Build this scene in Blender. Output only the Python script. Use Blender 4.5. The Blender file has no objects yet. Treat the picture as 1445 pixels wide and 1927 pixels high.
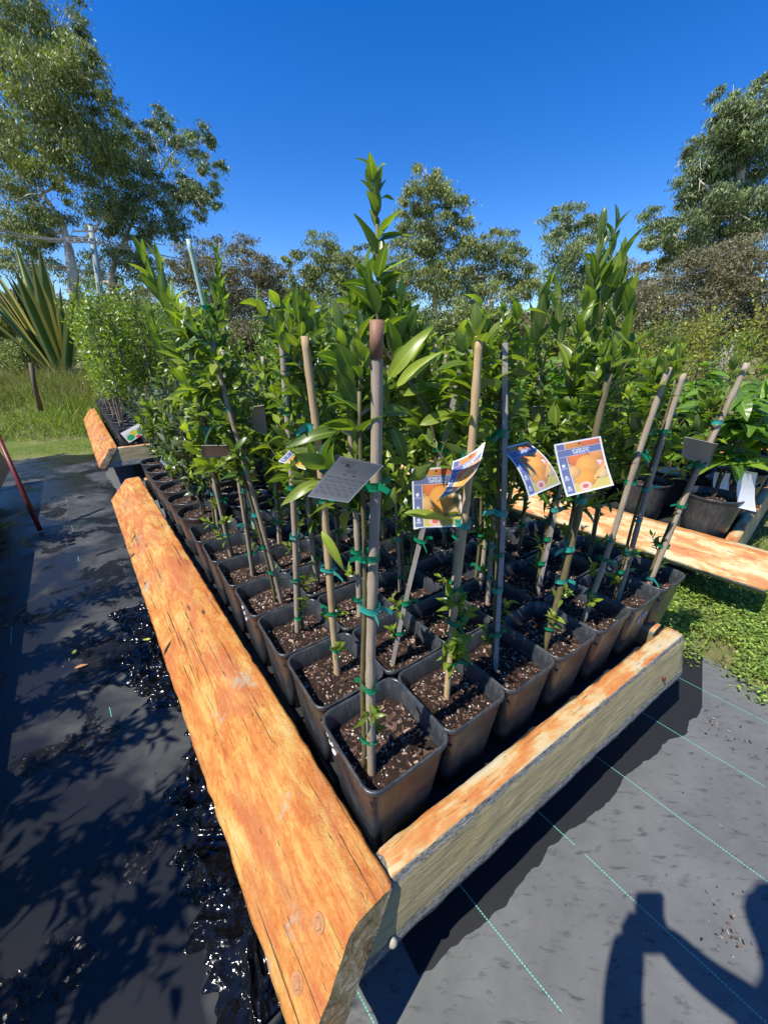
import bpy, math, random
import numpy as np
from mathutils import Vector, Matrix

# ---------------------------------------------------------------- camera, sky, sun
scn = bpy.context.scene
COL = scn.collection
H = 1.25
GZ = -.10
FPX, CX, CY, HY = 720.0, 722.5, 963.5, 658.0
PITCH = math.atan((CY - HY) / FPX)
cam = bpy.data.cameras.new('camera'); camo = bpy.data.objects.new('camera', cam); COL.objects.link(camo)
cam.sensor_fit = 'HORIZONTAL'; cam.sensor_width = 36; cam.lens = 36 * FPX / 1445
camo.location = (0, 0, H); camo.rotation_euler = (math.pi / 2 - PITCH, 0, 0)
cam.clip_start = .004; cam.clip_end = 2000
scn.camera = camo

SUN_EL, SUN_AZ = math.radians(56.2), math.radians(233.5)
world = bpy.data.worlds.new('World'); scn.world = world; world.use_nodes = True
wn = world.node_tree; wn.nodes.clear()
sky = wn.nodes.new('ShaderNodeTexSky'); sky.sky_type = 'NISHITA'; sky.sun_disc = False
sky.sun_elevation = SUN_EL; sky.sun_rotation = SUN_AZ
sky.air_density = 1.0; sky.dust_density = 0.1; sky.ozone_density = 4.6; sky.altitude = 200
hs = wn.nodes.new('ShaderNodeHueSaturation'); hs.inputs['Saturation'].default_value = 1.36; hs.inputs['Value'].default_value = 1.0
hs.inputs['Hue'].default_value = .514
bg = wn.nodes.new('ShaderNodeBackground'); bg.inputs[1].default_value = 0.15
wo = wn.nodes.new('ShaderNodeOutputWorld')
wn.links.new(sky.outputs[0], hs.inputs['Color']); wn.links.new(hs.outputs[0], bg.inputs[0]); wn.links.new(bg.outputs[0], wo.inputs[0])

sl = bpy.data.lights.new('sun', 'SUN'); sl.energy = 5.0; sl.angle = math.radians(.5); sl.color = (1, .95, .86)
so = bpy.data.objects.new('sun', sl); COL.objects.link(so)
sdir = Vector((math.sin(SUN_AZ) * math.cos(SUN_EL), math.cos(SUN_AZ) * math.cos(SUN_EL), math.sin(SUN_EL)))
so.rotation_euler = sdir.to_track_quat('Z', 'Y').to_euler(); so.location = (0, 0, 30)
scn.view_settings.view_transform = 'Standard'; scn.view_settings.look = 'None'
scn.view_settings.exposure = 0.40; scn.view_settings.gamma = 1
try:
    scn.cycles.max_bounces = 8; scn.cycles.transparent_max_bounces = 8
except Exception: pass

# ---------------------------------------------------------------- helpers
rng = np.random.default_rng(7)
random.seed(7)
def ray(px, py):
    X = px - CX; Y = CY - py
    return np.array([X, FPX * math.cos(PITCH) + Y * math.sin(PITCH), -FPX * math.sin(PITCH) + Y * math.cos(PITCH)])
def at(px, py, Y):                       # the place seen at that spot, Y metres ahead
    r = ray(px, py); return np.array([0, 0, H]) + r * (Y / r[1])
def nrm(a): return a / np.maximum(np.linalg.norm(a, axis=-1, keepdims=True), 1e-9)

class MB:
    def __init__(s): s.V = []; s.F = []; s.M = []; s.T = []; s.D = []; s.n = 0
    def add(s, V, F, m=0, tint=.5, mid=0.0):
        V = np.asarray(V, float); F = np.asarray(F, int)
        s.V.append(V); s.F.append(F + s.n); s.M.append(np.full(len(F), m))
        t = np.asarray(tint, float); s.T.append(np.broadcast_to(t, (len(V),)).copy()); s.D.append(np.broadcast_to(np.asarray(mid, float), (len(V),)).copy()); s.n += len(V)
    def tube(s, path, rad, n=7, m=0, tint=.5, squash=1):
        path = np.asarray(path, float); k = len(path); rad = np.broadcast_to(np.asarray(rad, float), (k,))
        T = nrm(np.gradient(path, axis=0)); ref = np.array([0, 0, 1.]) if abs(T[0][2]) < .9 else np.array([1., 0, 0])
        A = nrm(np.cross(T, ref)); B = np.cross(T, A)
        a = np.arange(n) / n * 2 * math.pi
        V = path[:, None] + rad[:, None, None] * (np.cos(a)[None, :, None] * A[:, None] + squash * np.sin(a)[None, :, None] * B[:, None])
        V = V.reshape(-1, 3); F = []
        for i in range(k - 1):
            for j in range(n):
                F.append((i * n + j, i * n + (j + 1) % n, (i + 1) * n + (j + 1) % n, (i + 1) * n + j))
        V = np.vstack([V, path[0], path[-1]]); c0, c1 = k * n, k * n + 1
        for j in range(n):
            F.append((c0, (j + 1) % n, j, j)); F.append((c1, (k - 1) * n + j, (k - 1) * n + (j + 1) % n, (k - 1) * n + (j + 1) % n))
        s.add(V, F, m, tint)
    def box(s, c, d, R=None, m=0, tint=.5):
        V = np.array([(x, y, z) for x in (-.5, .5) for y in (-.5, .5) for z in (-.5, .5)]) * np.array(d)
        if R is not None: V = V @ np.array(R).T
        s.add(V + np.array(c), [(0, 1, 3, 2), (4, 6, 7, 5), (0, 4, 5, 1), (2, 3, 7, 6), (0, 2, 6, 4), (1, 5, 7, 3)], m, tint)
    def data(s, name, mats, smooth=False, colors=None):
        V = np.vstack(s.V); F = np.vstack(s.F); M = np.concatenate(s.M); T = np.concatenate(s.T)
        me = bpy.data.meshes.new(name)
        tri = F[:, 3] == F[:, 2]
        cnt = np.where(tri, 3, 4); st = np.concatenate([[0], np.cumsum(cnt)[:-1]])
        keep = np.ones((len(F), 4), bool); keep[tri, 3] = False
        me.vertices.add(len(V)); me.vertices.foreach_set('co', V.astype(np.float32).ravel())
        li = F[keep]
        me.loops.add(len(li)); me.loops.foreach_set('vertex_index', li.astype(np.int32))
        me.polygons.add(len(F)); me.polygons.foreach_set('loop_start', st.astype(np.int32)); me.polygons.foreach_set('loop_total', cnt.astype(np.int32))
        me.polygons.foreach_set('material_index', M.astype(np.int32))
        me.polygons.foreach_set('use_smooth', np.full(len(F), smooth))
        at_ = me.attributes.new('tint', 'FLOAT', 'POINT'); at_.data.foreach_set('value', T.astype(np.float32))
        ad_ = me.attributes.new('midrib', 'FLOAT', 'POINT'); ad_.data.foreach_set('value', np.concatenate(s.D).astype(np.float32))
        if colors is not None:
            ca = me.attributes.new('print', 'FLOAT_COLOR', 'POINT'); ca.data.foreach_set('color', np.hstack([colors, np.ones((len(V), 1))]).astype(np.float32).ravel())
        me.update(calc_edges=True); me.validate()
        for mt in (mats if isinstance(mats, (list, tuple)) else [mats]): me.materials.append(mt)
        return me
    def build(s, name, mats, parent=None, smooth=False, colors=None):
        return link(name, s.data(name, mats, smooth, colors), parent)
def link(name, me, parent=None):
    o = bpy.data.objects.new(name, me); COL.objects.link(o)
    if parent is not None: o.parent = parent
    return o
def tag(o, label=None, cat=None, group=None, kind=None):
    if label: o['label'] = label
    if cat: o['category'] = cat
    if group: o['group'] = group
    if kind: o['kind'] = kind
    return o
def empty(name, loc, rz=0):
    o = bpy.data.objects.new(name, None); COL.objects.link(o); o.location = tuple(float(v) for v in loc); o.rotation_euler = (0, 0, rz); o.empty_display_size = .05
    return o
CH = {}
def copy_tree(o, parent=None):
    c = o.copy(); COL.objects.link(c); c.parent = parent
    for ch in [x for x in o.children]: copy_tree(ch, c)
    return c
ORD = ['first', 'second', 'third', 'fourth', 'fifth', 'sixth', 'seventh', 'eighth', 'ninth', 'tenth', 'eleventh', 'twelfth', 'thirteenth', 'fourteenth', 'fifteenth', 'sixteenth']

# ---------------------------------------------------------------- materials
class NT:
    def __init__(s, name):
        s.m = bpy.data.materials.new(name); s.m.use_nodes = True; s.t = s.m.node_tree; s.t.nodes.clear()
        s.out = s.n('ShaderNodeOutputMaterial'); s.b = s.n('ShaderNodeBsdfPrincipled'); s.l(s.b.outputs[0], s.out.inputs[0])
    def n(s, t, **k):
        x = s.t.nodes.new(t)
        for a, v in k.items(): setattr(x, a, v)
        return x
    def l(s, a, b): s.t.links.new(a, b)
    def val(s, x, inp):
        if hasattr(x, 'is_linked') or hasattr(x, 'links'): s.l(x, inp)
        else: inp.default_value = x
    def math(s, op, a, b=0.0, c=None):
        x = s.n('ShaderNodeMath', operation=op); s.val(a, x.inputs[0]); s.val(b, x.inputs[1])
        if c is not None: s.val(c, x.inputs[2])
        return x.outputs[0]
    def coord(s, kind='Object', scale=(1, 1, 1), rot=(0, 0, 0)):
        tc = s.n('ShaderNodeTexCoord'); mp = s.n('ShaderNodeMapping'); mp.inputs['Scale'].default_value = scale; mp.inputs['Rotation'].default_value = rot
        s.l(tc.outputs[kind], mp.inputs[0]); return mp.outputs[0]
    def noise(s, vec, scale, detail=4, rough=.55, dist=0):
        x = s.n('ShaderNodeTexNoise'); x.inputs['Scale'].default_value = scale; x.inputs['Detail'].default_value = detail
        x.inputs['Roughness'].default_value = rough; x.inputs['Distortion'].default_value = dist
        if vec is not None: s.l(vec, x.inputs['Vector'])
        return x.outputs['Fac']
    def ramp(s, fac, stops, interp='LINEAR'):
        x = s.n('ShaderNodeValToRGB'); x.color_ramp.interpolation = interp
        e = x.color_ramp.elements
        while len(e) < len(stops): e.new(.5)
        for i, (p, c) in enumerate(stops):
            e[i].position = p; e[i].color = (c, c, c, 1) if isinstance(c, (int, float)) else tuple(c) + (1,)
        s.l(fac, x.inputs[0]); return x.outputs[0]
    def mix(s, fac, a, b, mode='MIX'):
        x = s.n('ShaderNodeMix', data_type='RGBA', blend_type=mode)
        s.val(fac, x.inputs[0])
        for v, i in ((a, 6), (b, 7)):
            if isinstance(v, tuple): x.inputs[i].default_value = v + (1,) if len(v) == 3 else v
            else: s.l(v, x.inputs[i])
        return x.outputs[2]
    def bump(s, h, strength=.5, dist=.002):
        x = s.n('ShaderNodeBump'); x.inputs['Strength'].default_value = strength; x.inputs['Distance'].default_value = dist
        s.l(h, x.inputs['Height']); s.l(x.outputs[0], s.b.inputs['Normal']); return x.outputs[0]
    def set(s, **k):
        for a, v in k.items():
            i = s.b.inputs[{'base': 'Base Color', 'rough': 'Roughness', 'metal': 'Metallic', 'spec': 'Specular IOR Level', 'coat': 'Coat Weight', 'coatr': 'Coat Roughness'}[a]]
            if isinstance(v, tuple): i.default_value = v + (1,)
            elif isinstance(v, (int, float)): i.default_value = v
            else: s.l(v, i)
        return s

def simple(name, c, rough=.6, var=.25, scale=30, spec=.5, bump=0):
    t = NT(name); f = t.noise(t.coord(), scale)
    col = t.mix(f, tuple(x * (1 - var) for x in c), tuple(min(1, x * (1 + var)) for x in c))
    t.set(base=col, rough=rough, spec=spec)
    if bump: t.bump(f, bump, .002)
    return t.m

def leaf_mat(name, dark, light, back, trans=.35, rough=.33, spec=.55):
    t = NT(name)
    a = t.n('ShaderNodeAttribute', attribute_name='tint')
    oi = t.n('ShaderNodeObjectInfo')
    f = t.math('ADD', a.outputs['Fac'], t.math('MULTIPLY', t.math('SUBTRACT', oi.outputs['Random'], .5), .18))
    col = t.ramp(f, [(0, dark), (.6, tuple(x * .62 + y * .38 for x, y in zip(dark, light))), (1, light)])
    n = t.noise(t.coord(), 60, 2)
    col = t.mix(t.math('MULTIPLY', n, .35), col, tuple(x * .6 for x in dark))
    am = t.n('ShaderNodeAttribute', attribute_name='midrib'); col = t.mix(t.ramp(am.outputs['Fac'], [(.88, 0), (.97, .55)]), col, tuple(min(1, x * 1.15 + .03) for x in light))
    geo = t.n('ShaderNodeNewGeometry')
    col2 = t.mix(geo.outputs['Backfacing'], col, t.mix(.65, col, back))
    t.set(base=col2, rough=rough, spec=spec)
    tr = t.n('ShaderNodeBsdfTranslucent'); mx = t.n('ShaderNodeMixShader'); mx.inputs[0].default_value = trans
    tc = t.mix(1.0, col, (1.5, 1.6, .5), 'MULTIPLY'); t.l(tc, tr.inputs[0])
    t.l(t.b.outputs[0], mx.inputs[1]); t.l(tr.outputs[0], mx.inputs[2]); t.l(mx.outputs[0], t.out.inputs[0])
    return t.m

M = {}
M['citrus'] = leaf_mat('citrus_leaf', (.032, .095, .014), (.46, .57, .065), (.30, .38, .11), trans=.42)
M['bright'] = leaf_mat('bright_leaf', (.06, .15, .015), (.46, .58, .05), (.36, .44, .10), trans=.42)
M['yellowish'] = leaf_mat('yellow_leaf', (.12, .15, .018), (.66, .62, .09), (.4, .4, .11))
M['greyleaf'] = leaf_mat('grey_green_leaf', (.05, .085, .04), (.26, .35, .16), (.24, .3, .17), trans=.25)
M['ribbed'] = leaf_mat('ribbed_leaf', (.05, .14, .015), (.30, .48, .05), (.26, .38, .08), trans=.4)
M['gum'] = leaf_mat('gum_leaf', (.060, .082, .022), (.44, .50, .13), (.34, .40, .13), trans=.25, rough=.5)
M['gumblue'] = leaf_mat('blue_gum_leaf', (.045, .072, .028), (.38, .47, .17), (.32, .40, .17), trans=.25, rough=.45)
M['brush'] = leaf_mat('brush_leaf', (.10, .095, .045), (.38, .34, .16), (.3, .27, .15), trans=.2, rough=.7)
M['grass'] = leaf_mat('grass_blade', (.07, .15, .02), (.46, .55, .10), (.25, .3, .06), rough=.6)
M['drygrass'] = leaf_mat('dry_grass', (.10, .11, .03), (.45, .36, .14), (.35, .28, .12), rough=.7)
M['weed'] = leaf_mat('weed_leaf', (.07, .16, .02), (.50, .62, .12), (.3, .38, .1), rough=.6)

def flax_mat():
    t = NT('flax_leaf'); a = t.n('ShaderNodeAttribute', attribute_name='tint')
    c = t.ramp(a.outputs['Fac'], [(0, (.60, .42, .06)), (.2, (.66, .56, .16)), (.28, (.05, .11, .02)), (.72, (.08, .15, .03)), (.80, (.55, .55, .20)), (1, (.62, .46, .09))])
    t.set(base=c, rough=.4); return t.m
M['flax'] = flax_mat()

def wood_orange():
    t = NT('orange_stained_timber')
    v = t.coord('Object', (2.1, 9, 9)); v2 = t.coord('Object', (3, 45, 45)); v3 = t.coord('Object', (1, 1, 1))
    n1 = t.noise(v, 3.0, 6, .65, .6); n2 = t.noise(v2, 4.0, 5, .7, .3); n3 = t.noise(t.coord('Object', (1, 1.7, 1.7)), 26, 6, .75, .6); n4 = t.noise(v3, 4, 3)
    n6 = t.noise(v3, 85, 5, .75, .8); n2 = t.math('ADD', t.math('MULTIPLY', n2, .7), t.math('MULTIPLY', n6, .3))
    f = t.math('ADD', t.math('MULTIPLY', n1, .56), t.math('ADD', t.math('MULTIPLY', n2, .26), t.math('MULTIPLY', n3, .28)))
    col = t.ramp(f, [(.36, (.30, .085, .028)), (.45, (.46, .135, .030)), (.52, (.55, .205, .045)), (.60, (.60, .34, .09)), (.70, (.64, .46, .18))])
    col = t.mix(t.ramp(t.noise(t.coord('Object', (1, 2.5, 2.5)), 3.1, 5, .65, .5), [(.46, 0), (.62, .75)]), col, (.46, .135, .052))
    # grain cracks
    n5 = t.noise(t.coord('Object', (.30, 22, 22)), 5, 3, .6, .25)
    crack = t.ramp(n5, [(.335, 1), (.365, 0)])
    crack2 = t.ramp(t.noise(t.coord('Object', (2.6, 18, 18)), 9, 2, .5), [(.25, 1), (.28, 0)])
    cr = t.math('MAXIMUM', t.math('MULTIPLY', crack, t.ramp(n4, [(.40, 0), (.52, .95)])), crack2)
    col = t.mix(cr, col, (.10, .055, .03))
    vk = t.n('ShaderNodeTexVoronoi'); vk.inputs['Scale'].default_value = 1; t.l(t.coord('Object', (3.2, 13, 13)), vk.inputs['Vector'])
    col = t.mix(t.ramp(t.math('ADD', vk.outputs['Distance'], t.math('MULTIPLY', t.math('SUBTRACT', n3, .5), .25)), [(.05, .9), (.10, 0)]), col, (.07, .045, .03))
    grey = t.ramp(t.noise(v3, 7, 5, .7), [(.61, 0), (.68, .8)])
    col = t.mix(grey, col, (.42, .36, .27))
    wet = t.ramp(n4, [(.4, .62), (.6, .42)])
    t.set(base=col, rough=wet, spec=.35)
    t.bump(t.math('SUBTRACT', t.math('ADD', t.math('ADD', t.math('MULTIPLY', n2, .6), n6), t.math('MULTIPLY', n3, .5)), t.math('MULTIPLY', cr, 1.6)), .8, .004)
    return t.m
M['wood'] = wood_orange()
def wood_pale():
    t = NT('weathered_orange_timber')
    v3 = t.coord('Object', (1, 1, 1)); n1 = t.noise(t.coord('Object', (1.5, 7, 7)), 3.4, 6, .6, .5); n3 = t.noise(v3, 26, 5, .75)
    n2 = t.noise(t.coord('Object', (4, 90, 90)), 3, 3)
    f = t.math('ADD', t.math('MULTIPLY', n1, .75), t.math('ADD', t.math('MULTIPLY', n3, .18), t.math('MULTIPLY', n2, .1)))
    col = t.ramp(f, [(.43, (.50, .17, .05)), (.50, (.55, .27, .09)), (.55, (.56, .42, .21)), (.66, (.54, .48, .34))])
    crack = t.ramp(t.noise(t.coord('Object', (1.6, 26, 26)), 6, 4, .7, .5), [(.33, 1), (.38, 0)])
    col = t.mix(crack, col, (.16, .11, .07))
    t.set(base=col, rough=.55, spec=.3)
    t.bump(t.math('SUBTRACT', t.math('ADD', n3, t.math('MULTIPLY', n2, .5)), crack), .6, .003)
    return t.m
M['woodpale'] = wood_pale()
def paint_khaki():
    t = NT('khaki_painted_timber')
    v3 = t.coord('Object', (1, 1, 1)); vl = t.coord('Object', (4, 40, 40))
    n1 = t.noise(vl, 2.5, 4, .6, .5); n2 = t.noise(v3, 60, 4, .7); n3 = t.noise(t.coord('Object', (1.5, 6, 6)), 3, 3); n4 = t.noise(t.coord('Object', (14, 60, 60)), 2.2, 3, .5, .8)
    col = t.mix(n3, (.36, .275, .115), (.52, .43, .22)); col = t.mix(t.ramp(n1, [(.55, 0), (.7, .55)]), col, (.42, .40, .30))
    fl = t.ramp(n4, [(.60, 0), (.66, 1)])
    col = t.mix(t.math('MULTIPLY', fl, .45), col, (.40, .38, .30))
    tz = t.n('ShaderNodeTexCoord'); sz = t.n('ShaderNodeSeparateXYZ'); t.l(tz.outputs['Object'], sz.inputs[0]); nf = t.noise(t.coord('Object', (12, 30, 30)), 2.4, 5, .75, 1.0)
    up = t.math('GREATER_THAN', t.math('ADD', sz.outputs[2], t.math('MULTIPLY', t.math('SUBTRACT', nf, .5), .07)), .281); dn = t.math('LESS_THAN', t.math('ADD', sz.outputs[2], t.math('MULTIPLY', t.math('SUBTRACT', nf, .5), .08)), .158)
    ed = t.math('MAXIMUM', up, dn); nn_ = t.noise(t.coord('Object', (20, 60, 60)), 3, 6, .8, 1.0)
    col = t.mix(ed, col, t.ramp(nn_, [(.38, (.06, .06, .05)), (.48, (.26, .26, .22)), (.58, (.46, .46, .41)), (.7, (.60, .60, .55))]))
    n2 = t.math('ADD', n2, t.math('MULTIPLY', ed, t.math('MULTIPLY', nn_, 2.5)))
    t.set(base=col, rough=t.ramp(n3, [(.4, .38), (.6, .6)]), spec=.25)
    t.bump(t.math('ADD', t.math('MULTIPLY', fl, 1.0), t.math('ADD', t.math('MULTIPLY', n1, .8), t.math('MULTIPLY', n2, .35))), .8, .004)
    return t.m
M['khaki'] = paint_khaki()
def paint_flaky():
    t = NT('flaking_grey_edge')
    v3 = t.coord('Object', (1, 1, 1)); n1 = t.noise(t.coord('Object', (25, 70, 70)), 3, 6, .8, 1.0); n2 = t.noise(v3, 45, 5, .8)
    col = t.ramp(n1, [(.38, (.04, .04, .035)), (.46, (.16, .16, .14)), (.55, (.33, .33, .29)), (.7, (.50, .49, .43))])
    t.set(base=col, rough=.5); t.bump(t.math('ADD', n1, t.math('MULTIPLY', n2, .6)), 1.0, .006)
    return t.m
M['flaky'] = paint_flaky()
def paint_end():
    t = NT('end_grain_paint'); v = t.coord(); n = t.noise(v, 28, 6, .75, .8); n2 = t.noise(v, 9, 4)
    c = t.ramp(n, [(.34, (.06, .045, .02)), (.46, (.21, .16, .07)), (.56, (.30, .26, .15)), (.68, (.52, .52, .46))]); c = t.mix(t.ramp(n2, [(.5, 0), (.62, .6)]), c, (.28, .14, .05))
    t.set(base=c, rough=.45); t.bump(n, 1, .012); return t.m

def pot_mat():
    t = NT('black_pot_plastic'); v = t.coord('Object'); n = t.noise(v, 14, 4, .6); n2 = t.noise(t.coord('Object', (60, 60, 4)), 2, 3)
    col = t.mix(n, (.020, .024, .029), (.050, .058, .068)); col = t.mix(t.ramp(t.math('MULTIPLY', n, n2), [(.22, 0), (.36, .55)]), col, (.105, .100, .092))
    t.set(base=col, rough=t.ramp(n, [(.3, .24), (.7, .42)]), spec=.6); t.bump(n2, .12, .002); return t.m
M['pot'] = pot_mat()
def soil_mat():
    t = NT('potting_mix'); v = t.coord(); n = t.noise(v, 120, 5, .8); n2 = t.noise(v, 30, 4)
    vo = t.n('ShaderNodeTexVoronoi'); vo.inputs['Scale'].default_value = 230; t.l(v, vo.inputs['Vector'])
    col = t.ramp(n, [(.3, (.008, .005, .004)), (.5, (.030, .016, .011)), (.65, (.075, .040, .027)), (.8, (.20, .13, .09))])
    w = t.ramp(t.math('MULTIPLY', vo.outputs['Color'], 1), [(.93, 0), (.95, 1)])
    col = t.mix(t.math('MULTIPLY', w, .7), col, (.55, .48, .40))
    t.set(base=col, rough=.75, spec=.3); t.bump(t.math('ADD', n, n2), 1, .008); return t.m
M['soil'] = soil_mat()
M['chip_brown'] = simple('bark_chip', (.11, .060, .042), .7, .5, 90)
M['chip_pale'] = simple('pale_chip', (.42, .30, .21), .8, .3, 90)
M['perlite'] = simple('perlite_white', (.72, .69, .64), .9, .1, 200)
def bamboo(name, a, b, dk):
    t = NT(name); v = t.coord('Object', (120, 120, 9)); n = t.noise(v, 2.2, 5, .65, .3); n2 = t.noise(t.coord(), 8, 3)
    oi = t.n('ShaderNodeObjectInfo')
    col = t.mix(t.ramp(n, [(.35, 0), (.65, 1)]), a, b); col = t.mix(t.ramp(n2, [(.52, 0), (.75, .65)]), col, dk)
    col = t.mix(t.math('MULTIPLY', oi.outputs['Random'], .35), col, (.20, .17, .14))
    t.set(base=col, rough=.6, spec=.35); t.bump(n, .35, .0015); return t.m
M['bamboo'] = bamboo('grey_bamboo', (.36, .28, .19), (.50, .41, .30), (.24, .17, .11))
M['bamboo2'] = bamboo('tan_bamboo', (.50, .33, .15), (.62, .46, .25), (.30, .17, .08))
M['hardwood'] = bamboo('hardwood_stake', (.30, .27, .24), (.48, .44, .40), (.16, .13, .11))
M['redtip'] = simple('red_stake_end', (.27, .135, .075), .6, .3, 60)
M['greencane'] = simple('pale_green_cane', (.42, .56, .42), .4, .12, 20)
M['bark'] = simple('young_bark', (.15, .125, .055), .6, .4, 60, bump=.4)
M['barkbrown'] = simple('brown_stem', (.13, .09, .055), .7, .4, 60, bump=.4)
def tape(name, c):
    t = NT(name); n = t.noise(t.coord(), 120, 2); t.set(base=t.mix(n, c, tuple(x * .7 for x in c)), rough=.32, spec=.5)
    tr = t.n('ShaderNodeBsdfTranslucent'); mx = t.n('ShaderNodeMixShader'); mx.inputs[0].default_value = .25; tr.inputs[0].default_value = tuple(c) + (1,)
    t.l(t.b.outputs[0], mx.inputs[1]); t.l(tr.outputs[0], mx.inputs[2]); t.l(mx.outputs[0], t.out.inputs[0]); return t.m
M['tie'] = tape('green_tie_tape', (.010, .30, .14)); M['tie2'] = tape('teal_tie_tape', (.05, .46, .38))
M['chalk'] = simple('white_marker', (.72, .74, .76), .7, .05)
def print_mat():
    t = NT('printed_card'); a = t.n('ShaderNodeAttribute', attribute_name='print'); t.set(base=a.outputs['Color'], rough=.22, spec=.5)
    geo = t.n('ShaderNodeNewGeometry'); return t.m
M['print'] = print_mat()
M['cardback'] = simple('card_back', (.32, .33, .34), .45, .05)
M['whitecard'] = simple('white_card', (.78, .80, .82), .4, .05)
M['darkbase'] = simple('dark_mesh_base', (.018, .018, .018), .8, .3)
M['boltpaint'] = simple('stained_bolt', (.42, .20, .09), .6, .5, 120)
M['galv'] = simple('galvanised_metal', (.35, .36, .36), .45, .2)
M['pebble'] = simple('pale_stone', (.42, .38, .30), .8, .2, 80)
M['rust'] = simple('rusty_red_metal', (.16, .022, .016), .45, .5, 40)
M['gumbark'] = None
def gumbark():
    t = NT('gum_bark'); n = t.noise(t.coord('Object', (2, 2, .5)), 1.6, 5, .7, .5)
    t.set(base=t.ramp(n, [(.35, (.30, .25, .20)), (.5, (.52, .47, .40)), (.65, (.72, .67, .59))]), rough=.8); return t.m
M['gumbark'] = gumbark()
M['darkbark'] = simple('dark_bark', (.07, .055, .045), .9, .4, 6)
M['concrete'] = simple('weathered_pole', (.30, .36, .34), .7, .25, 3)
M['wire'] = simple('wire_metal', (.17, .17, .165), .5, .1)
M['skin'] = simple('skin', (.50, .30, .22), .5, .1); M['shirt'] = simple('navy_cotton', (.03, .04, .08), .9, .2); M['hair'] = simple('brown_hair', (.05, .03, .02), .6, .3)
M['phone'] = simple('phone_glass', (.02, .02, .022), .15, .1)
M['trouser'] = simple('denim', (.05, .07, .13), .9, .2)
M['deadleaf'] = simple('dead_leaf', (.50, .22, .08), .7, .35, 60)
M['grit'] = simple('dark_grit', (.03, .022, .016), .6, .4, 90)
M['yleaf'] = simple('yellow_fallen_leaf', (.62, .62, .10), .5, .2, 60)

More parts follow.
